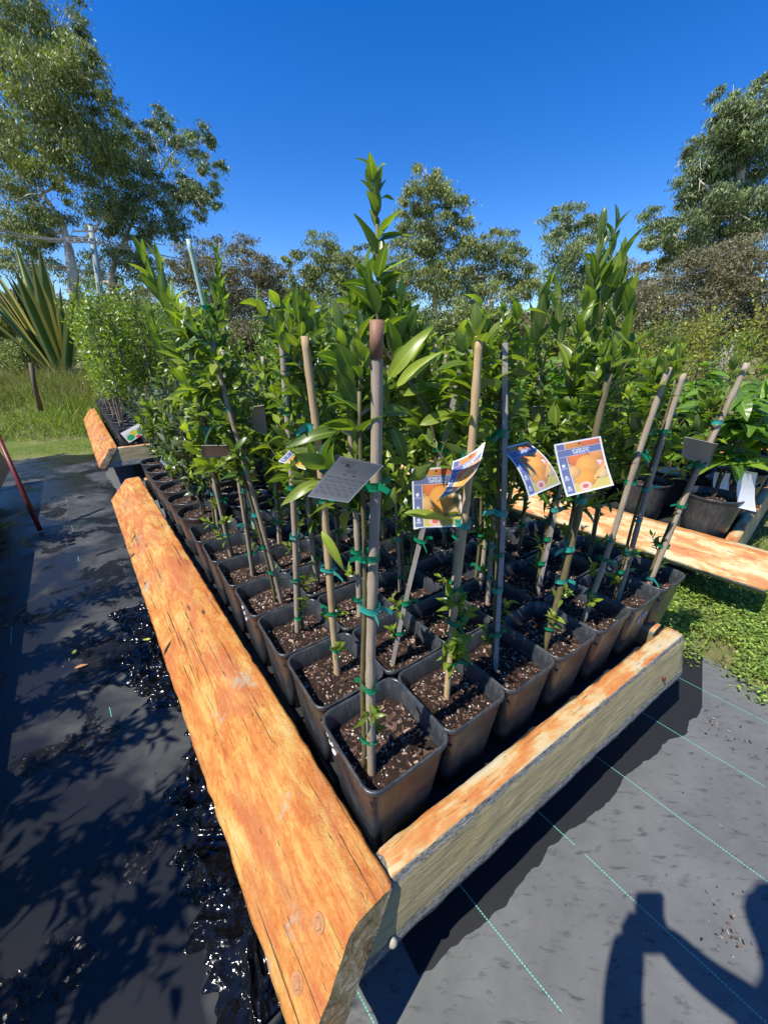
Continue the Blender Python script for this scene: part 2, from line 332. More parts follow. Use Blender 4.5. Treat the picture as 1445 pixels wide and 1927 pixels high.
def facets(t, v, scale, k):
    """height of randomly tilted flat facets (crumpled film)"""
    vo = t.n('ShaderNodeTexVoronoi'); vo.inputs['Scale'].default_value = scale; t.l(v, vo.inputs['Vector'])
    a = t.n('ShaderNodeVectorMath', operation='SUBTRACT'); t.l(v, a.inputs[0]); t.l(vo.outputs['Position'], a.inputs[1])
    c = t.n('ShaderNodeVectorMath', operation='SUBTRACT'); t.l(vo.outputs['Color'], c.inputs[0]); c.inputs[1].default_value = (.5, .5, .5)
    d = t.n('ShaderNodeVectorMath', operation='DOT_PRODUCT'); t.l(a.outputs[0], d.inputs[0]); t.l(c.outputs[0], d.inputs[1])
    return t.math('MULTIPLY', d.outputs['Value'], k * 2)
def mat_cloth():
    t = NT('woven_weed_mat')
    tc = t.n('ShaderNodeTexCoord'); sp = t.n('ShaderNodeSeparateXYZ'); t.l(tc.outputs['Object'], sp.inputs[0])
    x, y = sp.outputs[0], sp.outputs[1]
    ang = math.radians(50)
    p = t.math('ADD', t.math('MULTIPLY', x, math.sin(ang)), t.math('MULTIPLY', y, math.cos(ang)))       # across the roll
    q = t.math('SUBTRACT', t.math('MULTIPLY', x, math.cos(ang)), t.math('MULTIPLY', y, math.sin(ang)))  # along it
    wob = t.math('MULTIPLY', t.noise(tc.outputs['Object'], 2.0, 2), .02)
    ph = t.math('FRACT', t.math('DIVIDE', t.math('ADD', t.math('SUBTRACT', p, .213 - .1635 - .01), wob), .327))
    d = t.math('ABSOLUTE', t.math('SUBTRACT', ph, .5))
    zig = t.math('MULTIPLY', t.math('PINGPONG', q, .004), .0)
    line = t.math('LESS_THAN', d, .0044)
    dash = t.math('GREATER_THAN', t.math('FRACT', t.math('MULTIPLY', q, 150)), .30)
    worn = t.math('GREATER_THAN', t.noise(tc.outputs['Object'], 4, 4, .7), .40)
    line = t.math('MULTIPLY', t.math('MULTIPLY', line, dash), worn)
    # weave
    wx = t.math('SINE', t.math('MULTIPLY', p, 2400)); wy = t.math('SINE', t.math('MULTIPLY', q, 1500))
    weave = t.math('MULTIPLY', wx, wy)
    n1 = t.noise(tc.outputs['Object'], 5, 6, .65, .3); n2 = t.noise(t.coord('Object', (18, 60, 1), (0, 0, math.radians(52))), 1.0, 4, .6, .4); n3 = t.noise(tc.outputs['Object'], 1.3, 4, .6, .3)
    base = t.ramp(n1, [(.3, (.104, .107, .104)), (.7, (.156, .160, .154))])
    base = t.mix(t.ramp(n2, [(.56, 0), (.70, .62)]), base, (.030, .031, .033))
    # wet run-off: along the front board and the aisle to the left of the bed
    A = (.014, .409)
    s_out = t.math('ADD', t.math('MULTIPLY', t.math('SUBTRACT', x, A[0]), .545), t.math('MULTIPLY', t.math('SUBTRACT', y, A[1]), -.839))
    s_al = t.math('ADD', t.math('MULTIPLY', t.math('SUBTRACT', x, A[0]), .839), t.math('MULTIPLY', t.math('SUBTRACT', y, A[1]), .545))
    edge = t.math('ADD', t.math('MULTIPLY', s_al, .036), t.math('ADD', .048, t.math('MULTIPLY', t.math('SUBTRACT', t.noise(tc.outputs['Object'], 5, 3, .5), .5), .10)))
    edge = t.math('MINIMUM', edge, t.math('MULTIPLY', t.math('SUBTRACT', 1.75, s_al), .35))
    wet1 = t.math('MULTIPLY', t.math('LESS_THAN', s_out, edge), t.math('GREATER_THAN', s_al, .05))
    lo = t.math('ADD', t.math('MULTIPLY', t.math('SUBTRACT', x, A[0]), -.789), t.math('MULTIPLY', t.math('SUBTRACT', y, A[1]), -.614))
    lt = t.math('ADD', t.math('MULTIPLY', t.math('SUBTRACT', x, A[0]), -.614), t.math('MULTIPLY', t.math('SUBTRACT', y, A[1]), .789))
    aisle = t.math('MULTIPLY', t.math('GREATER_THAN', t.math('ADD', lo, t.math('MULTIPLY', n3, .3)), .30), t.math('GREATER_THAN', t.math('ADD', lt, t.math('MULTIPLY', n1, .2)), .02))
    pool = t.ramp(n3, [(.40, 0), (.50, 1)]); damp = t.math('MULTIPLY', aisle, t.ramp(n1, [(.35, .95), (.65, .45)])); base = t.mix(damp, base, (.040, .042, .044))
    wet2 = t.math('MULTIPLY', aisle, pool)
    wet = t.math('MAXIMUM', wet1, wet2)
    base = t.mix(wet, base, (.014, .015, .017))
    base = t.mix(t.math('MULTIPLY', t.math('SUBTRACT', 1, wet), t.ramp(n3, [(.35, 0), (.6, .0)])), base, (.3, .3, .3))
    vis = t.math('GREATER_THAN', t.math('ADD', t.noise(tc.outputs['Object'], 2.2, 3), t.math('MULTIPLY', t.math('LESS_THAN', lo, .1), .5)), .60)
    line = t.math('MULTIPLY', line, vis)
    col = t.mix(line, base, (.16, .55, .42))
    # specks of grit
    sp2 = t.n('ShaderNodeTexVoronoi'); sp2.inputs['Scale'].default_value = 22; t.l(tc.outputs['Object'], sp2.inputs['Vector'])
    grit = t.math('MULTIPLY', t.math('LESS_THAN', sp2.outputs['Distance'], .07), t.math('GREATER_THAN', n1, .56))
    col = t.mix(grit, col, (.02, .018, .015))
    gm = t.math('MULTIPLY', aisle, t.math('GREATER_THAN', t.noise(tc.outputs['Object'], 3.6, 5, .62, .5), .555))
    col = t.mix(gm, col, (.008, .008, .009))
    t.set(base=col, rough=t.math('SUBTRACT', t.math('SUBTRACT', .62, t.math('MULTIPLY', wet2, .36)), t.math('MULTIPLY', gm, .06)), spec=.32)
    gh = t.math('MULTIPLY', gm, t.math('MULTIPLY', facets(t, tc.outputs['Object'], 130, .55), 250.0))
    h = t.math('ADD', t.math('MULTIPLY', weave, .10), t.math('ADD', t.math('MULTIPLY', n1, 1.2), t.math('MULTIPLY', line, .4)))
    h = t.math('ADD', t.math('MULTIPLY', h, t.math('SUBTRACT', 1.0, t.math('MULTIPLY', wet2, .7))), gh)
    t.bump(h, .6, .004)
    return t.m
M['cloth'] = mat_cloth()
def plastic():
    t = NT('black_plastic_film'); v = t.coord(); n = t.noise(v, 22, 2, .5, 1.0); n2 = facets(t, v, 150, .50); n3 = facets(t, v, 34, .22)
    pm = t.ramp(t.noise(v, 5, 3, .6, .6), [(.44, .12), (.56, 1)])
    t.set(base=(.005, .005, .006), rough=.13, spec=.5); t.bump(t.math('ADD', t.math('MULTIPLY', n, .006), t.math('MULTIPLY', t.math('ADD', n2, n3), pm)), 1.0, 1.0); return t.m
M['film'] = plastic()
def dirt():
    t = NT('bare_ground'); v = t.coord(); n = t.noise(v, .35, 6, .65); n2 = t.noise(v, 9, 5, .7)
    c = t.ramp(n, [(.38, (.10, .12, .03)), (.55, (.17, .15, .06)), (.7, (.24, .20, .12))]); c = t.mix(t.ramp(n2, [(.4, 0), (.7, .5)]), c, (.32, .28, .18))
    t.set(base=c, rough=.95, spec=.2); t.bump(n2, 1, .03); return t.m
M['ground'] = dirt()
def lawn():
    t = NT('short_turf'); v = t.coord(); n = t.noise(v, 1.5, 6, .7); n2 = t.noise(v, 40, 5, .7)
    c = t.ramp(n, [(.36, (.12, .20, .03)), (.52, (.22, .26, .06)), (.68, (.36, .32, .18))]); c = t.mix(t.ramp(n2, [(.4, .4), (.7, 0)]), c, (.04, .06, .015))
    t.set(base=c, rough=.95, spec=.2); t.bump(n2, 1, .03); return t.m
M['lawn'] = lawn()

# ---------------------------------------------------------------- leaves
def add_leaves(mb, P, D, N, L, W, curl, fold, n=6, m=0, tint=None, wave=0, ptip=1.0, ribs=0, lean=None):
    P = np.asarray(P, float); k = len(P)
    if k == 0: return
    D = nrm(np.asarray(D, float)); N = np.asarray(N, float); S = nrm(np.cross(N, D)); N = np.cross(D, S)
    bc = lambda a: np.broadcast_to(np.asarray(a, float), (k,))
    L, W, curl, fold = bc(L), bc(W), bc(curl), bc(fold)
    t = np.linspace(0, 1, n)
    prof = np.sin(math.pi * np.clip(t, 0, 1) ** .82) ** .8 * (1 - .25 * t ** 3); prof[0] = .05; prof[-1] = .015
    if n == 3: prof = np.array([.08, 1, .03])
    ph = rng.uniform(0, 6.28, k)
    out = []
    for sd in (-1, 0, 1):
        along = L[:, None] * (t - .18 * np.abs(curl[:, None]) * t ** 2)
        side = sd * .5 * W[:, None] * prof[None]
        up = fold[:, None] * abs(sd) * W[:, None] * prof[None] - curl[:, None] * L[:, None] * t[None] ** 2
        if wave: up = up + wave * W[:, None] * sd * np.sin(t[None] * 9 + ph[:, None])
        if ribs: up = up - ribs * W[:, None] * (abs(sd) * .6) * (np.arange(n) % 2)[None]
        out.append(P[:, None] + D[:, None] * along[..., None] + S[:, None] * side[..., None] + N[:, None] * up[..., None])
    V = np.stack(out, 2).reshape(-1, 3)          # k, n, 3sides
    base = (np.arange(k) * n * 3)[:, None, None]
    i = np.arange(n - 1)[None, :, None] * 3; j = np.array([0, 1])[None, None]
    a = base + i + j
    F = np.stack([a, a + 3, a + 4, a + 1], -1).reshape(-1, 4)
    tt = rng.uniform(0, 1, k) if tint is None else bc(tint)
    mb.add(V, F, m, np.repeat(tt, n * 3), np.tile([0., 1., 0.], k * n))

def rdir(k, zlo=-1, zhi=1):
    z = rng.uniform(zlo, zhi, k); a = rng.uniform(0, 2 * math.pi, k); r = np.sqrt(np.maximum(0, 1 - z * z))
    return np.stack([r * np.cos(a), r * np.sin(a), z], 1)

def shoot(lf, tw, p0, d0, length, nl, LL, ww=.46, droop=.25, up=.6, tint=(.2, .8), n=6, m=0, r=.0022):
    """a leafy shoot from p0 in direction d0"""
    d = nrm(np.array(d0, float)); k = 6; path = [np.array(p0, float)]
    for i in range(k):
        d = nrm(d + np.array([0, 0, .10]) + rng.normal(0, .06, 3)); path.append(path[-1] + d * length / k)
    path = np.array(path); tw.tube(path, np.linspace(r, r * .45, k + 1), 5, tint=.5)
    ts = np.linspace(.12, 1, nl) * k; P = []; D = []; N = []; Ls = []; T = []
    az = rng.uniform(0, 6.28)
    for q, t_ in enumerate(ts):
        i = min(int(t_), k - 1); f = t_ - i; p = path[i] * (1 - f) + path[i + 1] * f; dd = nrm(path[i + 1] - path[i])
        az += 2.4 + rng.normal(0, .25)
        ref = np.array([0, 0, 1.]) if abs(dd[2]) < .9 else np.array([1., 0, 0])
        a = nrm(np.cross(dd, ref)); b = np.cross(dd, a); o = math.cos(az) * a + math.sin(az) * b
        spread = rng.uniform(.55, 1.25) * (1 - .55 * (q / max(1, nl - 1)))
        D.append(nrm(dd * up + o * spread + np.array([0, 0, .1]))); N.append(nrm(dd - o * .3 + rng.normal(0, .15, 3))); P.append(p)
        Ls.append(LL * rng.uniform(.65, 1.15) * (1 - .3 * (q / max(1, nl - 1)))); T.append(rng.uniform(*tint) * .72 + .28 * (q / max(1, nl - 1)) ** 2)
    Ls = np.array(Ls)
    add_leaves(lf, P, D, N, Ls, Ls * ww * rng.uniform(.75, 1.15, len(Ls)), rng.uniform(-.25, droop * 2.8, len(Ls)), rng.uniform(.05, .38, len(Ls)), n, m, np.array(T), wave=.04)
    return path[-1]

# ---------------------------------------------------------------- pots
def square_ring(w, r, z, seg=5):
    out = []
    for (sx, sy, a0) in ((1, 1, 0), (-1, 1, 90), (-1, -1, 180), (1, -1, 270)):
        for q in range(seg):
            a = math.radians(a0 + 90 * q / (seg - 1)); out.append((sx * (w / 2 - r) + r * math.cos(a), sy * (w / 2 - r) + r * math.sin(a), z))
    return out
def round_ring(w, r, z, seg=28): return [(w / 2 * math.cos(a * 2 * math.pi / seg), w / 2 * math.sin(a * 2 * math.pi / seg), z) for a in range(seg)]
def loft(mb, rings, cap0=True, cap1=False):
    n = len(rings[0]); V = [p for r in rings for p in r]; F = []
    for i in range(len(rings) - 1):
        for j in range(n): F.append((i * n + j, i * n + (j + 1) % n, (i + 1) * n + (j + 1) % n, (i + 1) * n + j))
    for on, i in ((cap0, 0), (cap1, len(rings) - 1)):
        if on:
            V.append(tuple(np.mean(rings[i], axis=0))); c = len(V) - 1
            for j in range(n):
                f = (c, i * n + (j + 1) % n, i * n + j); F.append(f + (f[2],) if i == 0 else (c, f[2], f[1], f[1]))
    mb.add(V, F)
def pot_mesh(kind, wt, wb, h, lip=.012, soil=.04):
    R = square_ring if kind == 'sq' else round_ring
    rr = lambda w: w * .14
    f = lambda z: wb + (wt - wb) * z / h
    mb = MB()
    g = [(wb * .93, 0), (wb, .004), (f(h * .4), h * .4), (f(h - lip * 1.6), h - lip * 1.6), (f(h - lip * 1.5) + .001, h - lip * 1.45), (wt + .005, h - lip * 1.3), (wt + .008, h - lip * .7), (wt + .008, h - .002), (wt + .006, h), (wt + .000, h), (wt - .004, h - .003), (f(h * .7) - .006, h * .7), (f(h * .55) - .006, h * .55)]
    loft(mb, [R(w, rr(w), z) for w, z in g])
    if kind == 'sq' and wt > .15: mb.V[0] = mb.V[0] * np.array([1, 1.05, 1])
    return mb.data('pot', M['pot'], True)
def soil_mesh(kind, w, z, sh):
    n = 22; mb = MB(); g = np.linspace(-.5, .5, n); X, Y = np.meshgrid(g, g)
    if kind == 'sq': x, y = X * w, Y * w
    else:
        x = X * np.sqrt(1 - (2 * Y) ** 2 / 2) * w; y = Y * np.sqrt(1 - (2 * X) ** 2 / 2) * w
    r2 = np.random.default_rng(sh)
    zz = z + r2.normal(0, .0022, X.shape) + .006 * np.sin(x * 50 + sh) * np.cos(y * 43 + sh * 2) + .012 * np.exp(-((X * 2) ** 2 + (Y * 2) ** 2) * 3)
    V = np.stack([x, y, zz], -1).reshape(-1, 3); F = [(i * n + j, i * n + j + 1, (i + 1) * n + j + 1, (i + 1) * n + j) for i in range(n - 1) for j in range(n - 1)]
    if kind == 'sq': V = V * np.array([1, 1.05, 1])
    mb.add(V, F); return mb.data('soil', M['soil'], True)
def chips_mesh(w, z, k, sd, rnd=False):
    r2 = np.random.default_rng(sd); mb = MB(); i = 0
    while i < k:
        x, y = r2.uniform(-.5, .5, 2)
        if rnd and x * x + y * y > .24: continue
        i += 1; mt = r2.choice([0, 0, 0, 0, 0, 0, 1, 2, 2]); s = r2.uniform(.002, .0048) * (1.0 if mt != 2 else .75) * (1.9 if r2.random() < .06 else 1)
        a = r2.uniform(0, 6.28); b = r2.normal(0, .5); ca, sa, cb, sb = math.cos(a), math.sin(a), math.cos(b), math.sin(b)
        Rm = np.array([[ca, -sa, 0], [sa, ca, 0], [0, 0, 1]]) @ np.array([[1, 0, 0], [0, cb, -sb], [0, sb, cb]])
        zz = z + .006 * math.sin(x * w * 50 + sd) * math.cos(y * w * 43 + sd * 2) + .012 * math.exp(-((x * 2) ** 2 + (y * 2) ** 2) * 3)
        dims = (s * 2.6, s * 1.1, s * .6) if mt != 2 else (s, s * .9, s * .8)
        V = np.array([(px, py, pz) for px in (-.5, .5) for py in (-.5, .5) for pz in (-.5, .5)]) * np.array(dims) * r2.uniform(.6, 1.2, (8, 3)) @ Rm.T
        mb.add(V + [x * w, y * w, zz + .001], [(0, 1, 3, 2), (4, 6, 7, 5), (0, 4, 5, 1), (2, 3, 7, 6), (0, 2, 6, 4), (1, 5, 7, 3)], int(mt))
    return mb.data('bark_chips', [M['chip_brown'], M['chip_pale'], M['perlite']], False)

PH = .240                                  # square pot height
SOILZ = .186
PSQ = pot_mesh('sq', .192, .152, PH)
PRD = pot_mesh('rd', .27, .215, .25)
PTB = pot_mesh('sq', .125, .10, .24, lip=.009)
SOIL_SQ = [soil_mesh('sq', .176, SOILZ, s) for s in (1, 2, 3)]
SOIL_RD = soil_mesh('rd', .245, .215, 4); SOIL_TB = soil_mesh('sq', .11, .20, 5)
CHIP_SQ = [chips_mesh(.168, SOILZ, 300, s) for s in (1, 2, 3)]; CHIP_RD = chips_mesh(.24, .215, 220, 4, True)

def stake_mesh(b, t, r, kind='bamboo', nodes=True, sd=0):
    r2 = np.random.default_rng(sd); b = np.array(b, float); t = np.array(t, float); L = np.linalg.norm(t - b); mb = MB()
    k = 40; u = np.linspace(0, 1, k); P = b + (t - b) * u[:, None]
    P[:, 0] += .004 * np.sin(u * 5 + sd); P[:, 1] += .003 * np.cos(u * 6 + sd)
    R = np.full(k, r) * (1 - .12 * u)
    if kind != 'square' and nodes:
        z0 = r2.uniform(.03, .15)
        while z0 < L: R = R * (1 + .16 * np.exp(-((u * L - z0) / .006) ** 2)); z0 += r2.uniform(.14, .22)
    mb.tube(P, R, 4 if kind == 'square' else 10)
    return mb
def tie_mesh(c, r, hh, sd, tails=True):
    """tape band round stake and stem with two short free ends"""
    r2 = np.random.default_rng(sd); mb = MB(); n = 14; a = np.arange(n) / n * 2 * math.pi
    rings = []
    ax = r2.uniform(0, 6.28); e = 1.35
    for z, k in ((-hh / 2, 1), (-hh / 4, .94), (hh / 4, .94), (hh / 2, 1.02)):
        x = r * k * e * np.cos(a); y = r * k * np.sin(a); rings.append([(c[0] + x[i] * math.cos(ax) - y[i] * math.sin(ax), c[1] + x[i] * math.sin(ax) + y[i] * math.cos(ax), c[2] + z + .002 * math.sin(a[i] * 2)) for i in range(n)])
    loft(mb, rings, False, False)
    if tails:
        for sgn in (-1, 1):
            d = np.array([math.cos(ax + sgn * .6), math.sin(ax + sgn * .6), r2.uniform(-.4, .35)]); L = r2.uniform(.012, .032); p = np.array(c) + d * r
            s = np.array([0, 0, hh * .4])
            k = 5; V = []
            for i in range(k):
                q = p + d * L * i / (k - 1) - np.array([0, 0, .25 * L * (i / (k - 1)) ** 2]); V += [q - s, q + s]
            mb.add(V, [(2 * i, 2 * i + 2, 2 * i + 3, 2 * i + 1) for i in range(k - 1)])
    return mb

# ---------------------------------------------------------------- printed plant cards
FONT = {'M': ['10001', '11011', '10101', '10001', '10001'], 'A': ['01110', '10001', '11111', '10001', '10001'], 'N': ['10001', '11001', '10101', '10011', '10001'],
        'D': ['11110', '10001', '10001', '10001', '11110'], 'R': ['11110', '10001', '11110', '10010', '10001'], 'I': ['111', '010', '010', '010', '111'],
        'P': ['11110', '10001', '11110', '10000', '10000'], 'E': ['11111', '10000', '11110', '10000', '11111'], 'L': ['10000', '10000', '10000', '10000', '11111'], ' ': ['00', '00', '00', '00', '00']}
def text_mask(U, Vv, s, u0, v0, ch):
    m = np.zeros_like(U, bool); x = u0; cw = ch * .17
    for c in s:
        g = FONT[c]; w = len(g[0])
        for r in range(5):
            for q in range(w):
                if g[r][q] == '1': m |= (U >= x + q * cw) & (U < x + (q + 1) * cw) & (Vv >= v0 + r * ch / 5) & (Vv < v0 + (r + 1) * ch / 5)
        x += (w + 1) * cw
    return m
def mandarin_print(U, Vv):      # U right, V down, 0..1 ; height is 1.2 x width
    C = np.zeros(U.shape + (3,)); C[:] = (.30, .12, .03)
    Y = Vv * 1.2
    def disc(cx, cy, r, col, dk=.55):
        d = np.hypot(U - cx, Y - cy) / r; k = d < 1
        sh = (1 - dk * np.clip(np.hypot(U - cx + r * .35, Y - cy + r * .35) / (r * 1.6), 0, 1) ** 1.6)[..., None]
        C[k] = (np.array(col) * sh)[k]
    C[:] = (.22, .10, .05)
    C[(Y > .95)] = (.62, .50, .10)
    C[(U < .5) & (Y > .5) & (Y < .95)] = (.50, .33, .14)
    disc(.45, .40, .22, (.85, .20, .03)); disc(.85, .38, .17, (.85, .32, .06)); disc(.40, .02, .24, (.80, .30, .03)); disc(.8, .0, .25, (.80, .16, .02))
    disc(.60, .62, .25, (.95, .42, .05)); disc(.50, .88, .22, (.95, .38, .03)); disc(.30, .70, .14, (.88, .48, .14)); disc(.92, .66, .13, (.75, .30, .14)); disc(.86, .86, .12, (.80, .55, .25))
    k = np.abs((U - .83) * .9 + (Y - .78)) < .045; k &= (U > .66) & (U < .98); C[k] = (.90, .45, .10)
    d = np.hypot(U - .44, (Y - 1.06) * 1.3); C[(d < .13)] = (.80, .50, .42); C[d < .07] = (.60, .14, .08); C[(d > .07) & (d < .08)] = (.9, .8, .75)
    for a in range(4):
        k = np.hypot(U - (.86 + .03 * math.cos(a * 1.6)), Y - (.58 + .04 * math.sin(a * 1.9))) < .022; C[k] = (.85, .70, .62)
    navy = (.12, .15, .30); C[(U < .21)] = navy; C[(Y > .16) & (Y < .33)] = navy
    wl = (.8, .8, .85)
    C[(np.abs(Y - .165) < .006) | (np.abs(Y - .325) < .006)] = (.6, .5, .55); C[(np.abs(U - .215) < .006) & ((Y < .16) | (Y > .33))] = wl
    C[text_mask(U, Y, 'MANDARIN', .34, .19, .048)] = (.85, .86, .9); C[text_mask(U, Y, 'IMPERIAL', .36, .25, .048)] = (.80, .82, .9)
    C[np.hypot(U - .11, Y - .52) < .035] = (.8, .82, .88); C[(np.abs(Y - .58) < .006) & (np.abs(U - .11) < .06)] = (.7, .72, .8)
    for y in (.78, 1.02): C[np.hypot(U - .11, Y - y) < .03] = (.62, .65, .75); C[(np.abs(Y - y - .05) < .006) & (np.abs(U - .11) < .05)] = (.6, .62, .72); C[(np.abs(Y - y - .075) < .006) & (np.abs(U - .11) < .04)] = (.6, .62, .72)
    b = (U < .035) | (U > .965) | (Y < .035) | (Y > 1.165); C[b] = (.82, .82, .82)
    C = C * .92 + .045; C[np.hypot(U - .52, Y - .075) < .022] = (.02, .02, .02)
    return C
def back_print(U, Vv):  # white card back, its shade put into the dark grey base colour
    C = np.zeros(U.shape + (3,)); C[:] = (.20, .21, .215); Y = Vv * 1.2; h = np.sin(U * 57) * np.sin(U * 23 + Y * 40)
    for i in range(14):
        y = .58 + i * .038; C[(np.abs(Y - y) < .008) & (U > .06) & (U < .94) & (h > -.5)] = (.09, .09, .10)
    for i in range(3): C[(np.abs(Y - .10 - i * .035) < .008) & (U > .1) & (U < .45)] = (.09, .09, .10)
    for i in range(3): C[(np.abs(Y - .30 - i * .04) < .007) & (U > .35) & (U < .62)] = (.11, .11, .12)
    for u in (.4, .62): C[np.hypot(U - u, (Y - .46) * 1.6) < .035] = (.06, .06, .06)
    C[(U < .02) | (U > .98) | (Y < .02) | (Y > 1.18)] = (.36, .37, .38); return C
def lime_print(U, Vv):
    C = np.zeros(U.shape + (3,)); C[:] = (.80, .80, .78); Y = Vv * 1.4
    C[(Y < .08) | (U > .96)] = (.7, .68, .66); k = (U > .3); C[k & (U < .95) & (Y > .08) & (Y < 1.32)] = (.55, .62, .5)
    for cx, cy, r, c in ((.62, .35, .26, (.02, .30, .14)), (.5, .8, .24, (.60, .58, .06)), (.72, 1.1, .24, (.03, .35, .14))): C[np.hypot(U - cx, Y - cy) < r] = c
    C[(U > .8) & (Y < .8) & (Y > .5)] = (.55, .1, .06); return C
def dkgreen_print(U, Vv):
    C = np.zeros(U.shape + (3,)); C[:] = (.015, .10, .05); Y = Vv * 1.4
    for cx, cy, r, c in ((.4, .35, .2, (.03, .2, .1)), (.5, .7, .18, (.2, .22, .1)), (.7, 1.0, .2, (.02, .18, .08))): C[np.hypot(U - cx, Y - cy) < r] = c
    C[(U < .06) | (U > .94) | (Vv > .8)] = (.35, .38, .5); return C
def card(name, corners, bend, parent, paint=None, mat=None, nu=96, nv=116, twist=0, label=None, back=None):
    """corners: top left, top right, bottom right, bottom left, in world; bend pushes the middle out along the normal"""
    if paint is None and back is None: nu, nv = 10, 14
    tl, tr, br, bl = [np.array(c, float) for c in corners]
    U, V_ = np.meshgrid(np.linspace(0, 1, nu), np.linspace(0, 1, nv))
    P = tl * ((1 - U) * (1 - V_))[..., None] + tr * (U * (1 - V_))[..., None] + br * (U * V_)[..., None] + bl * ((1 - U) * V_)[..., None]
    n = nrm(np.cross(tr - tl, bl - tl)); Lh = np.linalg.norm(bl - tl)
    P = P + n * (bend * Lh * np.sin(math.pi * V_) + twist * Lh * np.sin(math.pi * U))[..., None]
    F = np.array([(i * nu + j, i * nu + j + 1, (i + 1) * nu + j + 1, (i + 1) * nu + j) for i in range(nv - 1) for j in range(nu - 1)])
    mb = MB(); P0 = P.reshape(-1, 3); th = .0007
    loc = np.array(parent.location) if parent else np.zeros(3)
    if parent and parent.rotation_euler[2]:
        Rz = np.array(Matrix.Rotation(-parent.rotation_euler[2], 3, 'Z')); P0 = (P0 - loc) @ Rz.T; nn = Rz @ n
    else: P0 = P0 - loc; nn = n
    mb.add(P0, F); cols = (paint(U, V_) if paint else np.full(U.shape + (3,), .5)).reshape(-1, 3)
    mb.add(P0 + nn * th, F[:, ::-1], 1); c2 = (back(U, V_)[:, ::-1] if back else np.full(U.shape + (3,), .34)).reshape(-1, 3)
    e = [i for i in range(nu)] + [r * nu + nu - 1 for r in range(nv)] + [(nv - 1) * nu + i for i in range(nu)][::-1] + [r * nu for r in range(nv)][::-1]
    N0 = nu * nv; mb.F.append(np.array([(e[i], e[(i + 1) % len(e)], e[(i + 1) % len(e)] + N0, e[i] + N0) for i in range(len(e)) if e[i] != e[(i + 1) % len(e)]])); mb.M.append(np.zeros(len(mb.F[-1]), int) + 2)
    cols = np.vstack([cols, c2])
    o = mb.build(name, [M['print'] if paint else (mat or M['cardback']), M['print'] if back else M['cardback'], M['whitecard']], parent, True, cols)
    if label: o['label'] = label
    return o

# ================================================================ SETTING
A0 = np.array([.014, .409, 0.]); Rd = np.array([.839, .545, 0.]); Ld = np.array([-.614, .789, 0.])
RO = np.array([.545, -.839, 0.]); LO = np.array([-.789, -.614, 0.])     # outward from the front board, from the left board
def ST(s, t, z=0): return A0 + Rd * s + Ld * t + np.array([0, 0, z])

def hterr(x, y):
    """grassy bank rising beyond the far edge of the mat on the left"""
    d = (y - (5.6 + .33 * (x + 4.2))) * .95
    k = 1 / (1 + np.exp(-(d - 2.1) * 2.4)); left = 1 / (1 + np.exp((x + 3.2) * 1.6))
    return GZ + .62 * k * left + .03 * np.sin(x * 2.1) * np.cos(y * 1.7) * np.clip(d, 0, 1) * left
def grid_sheet(name, xs, ys, zf, mat, kind=None, mask=None):
    X, Y = np.meshgrid(xs, ys); Z = zf(X, Y); V = np.stack([X, Y, Z], -1).reshape(-1, 3); nx, ny = len(xs), len(ys)
    i, j = np.meshgrid(np.arange(ny - 1), np.arange(nx - 1), indexing='ij'); a = (i * nx + j).ravel()
    F = np.stack([a, a + 1, a + nx + 1, a + nx], 1)
    if mask is not None:
        c = V[F].mean(1); F = F[mask(c[:, 0], c[:, 1])]
    mb = MB(); mb.add(V, F); return tag(mb.build(name, mat, None, True), kind=kind)
def spaced(a, b, n, p): t = np.linspace(-1, 1, n); return (a + b) / 2 + (b - a) / 2 * np.sign(t) * np.abs(t) ** p
grid_sheet('ground', spaced(-500, 500, 161, 3.2), spaced(-500, 500, 161, 3.2), lambda x, y: hterr(x, y) - .012, M['ground'], 'structure')
# verge of turf beyond the mat
grid_sheet('turf_verge', np.linspace(-13, -1.5, 120), np.linspace(2.5, 14, 120), lambda x, y: hterr(x, y) + .004, M['lawn'], 'structure', lambda x, y: (y > 5.15 + .33 * (x + 4.2)))
def matmask(x, y):
    p = x * .788 + y * .616                    # across the rolls
    e = .02 * np.sin(x * 9) + .02 * np.sin(y * 13 + 1)
    return (p < 2.04 + e) & (y < 5.37 + .33 * (x + 4.2) + e) & (y > -4)
def matz(x, y):
    return GZ + .006 + .0025 * np.sin(x * 7 + 2 * np.sin(y * 3)) * np.cos(y * 6 + x)
xs = np.concatenate([np.linspace(-9, -3, 60), np.linspace(-2.95, 3, 240), np.linspace(3.05, 6, 30)]); ys = np.concatenate([np.linspace(-4, -1, 30), np.linspace(-.97, 3, 160), np.linspace(3.05, 7, 80)])
grid_sheet('weed_mat', xs, ys, matz, M['cloth'], 'structure', matmask)

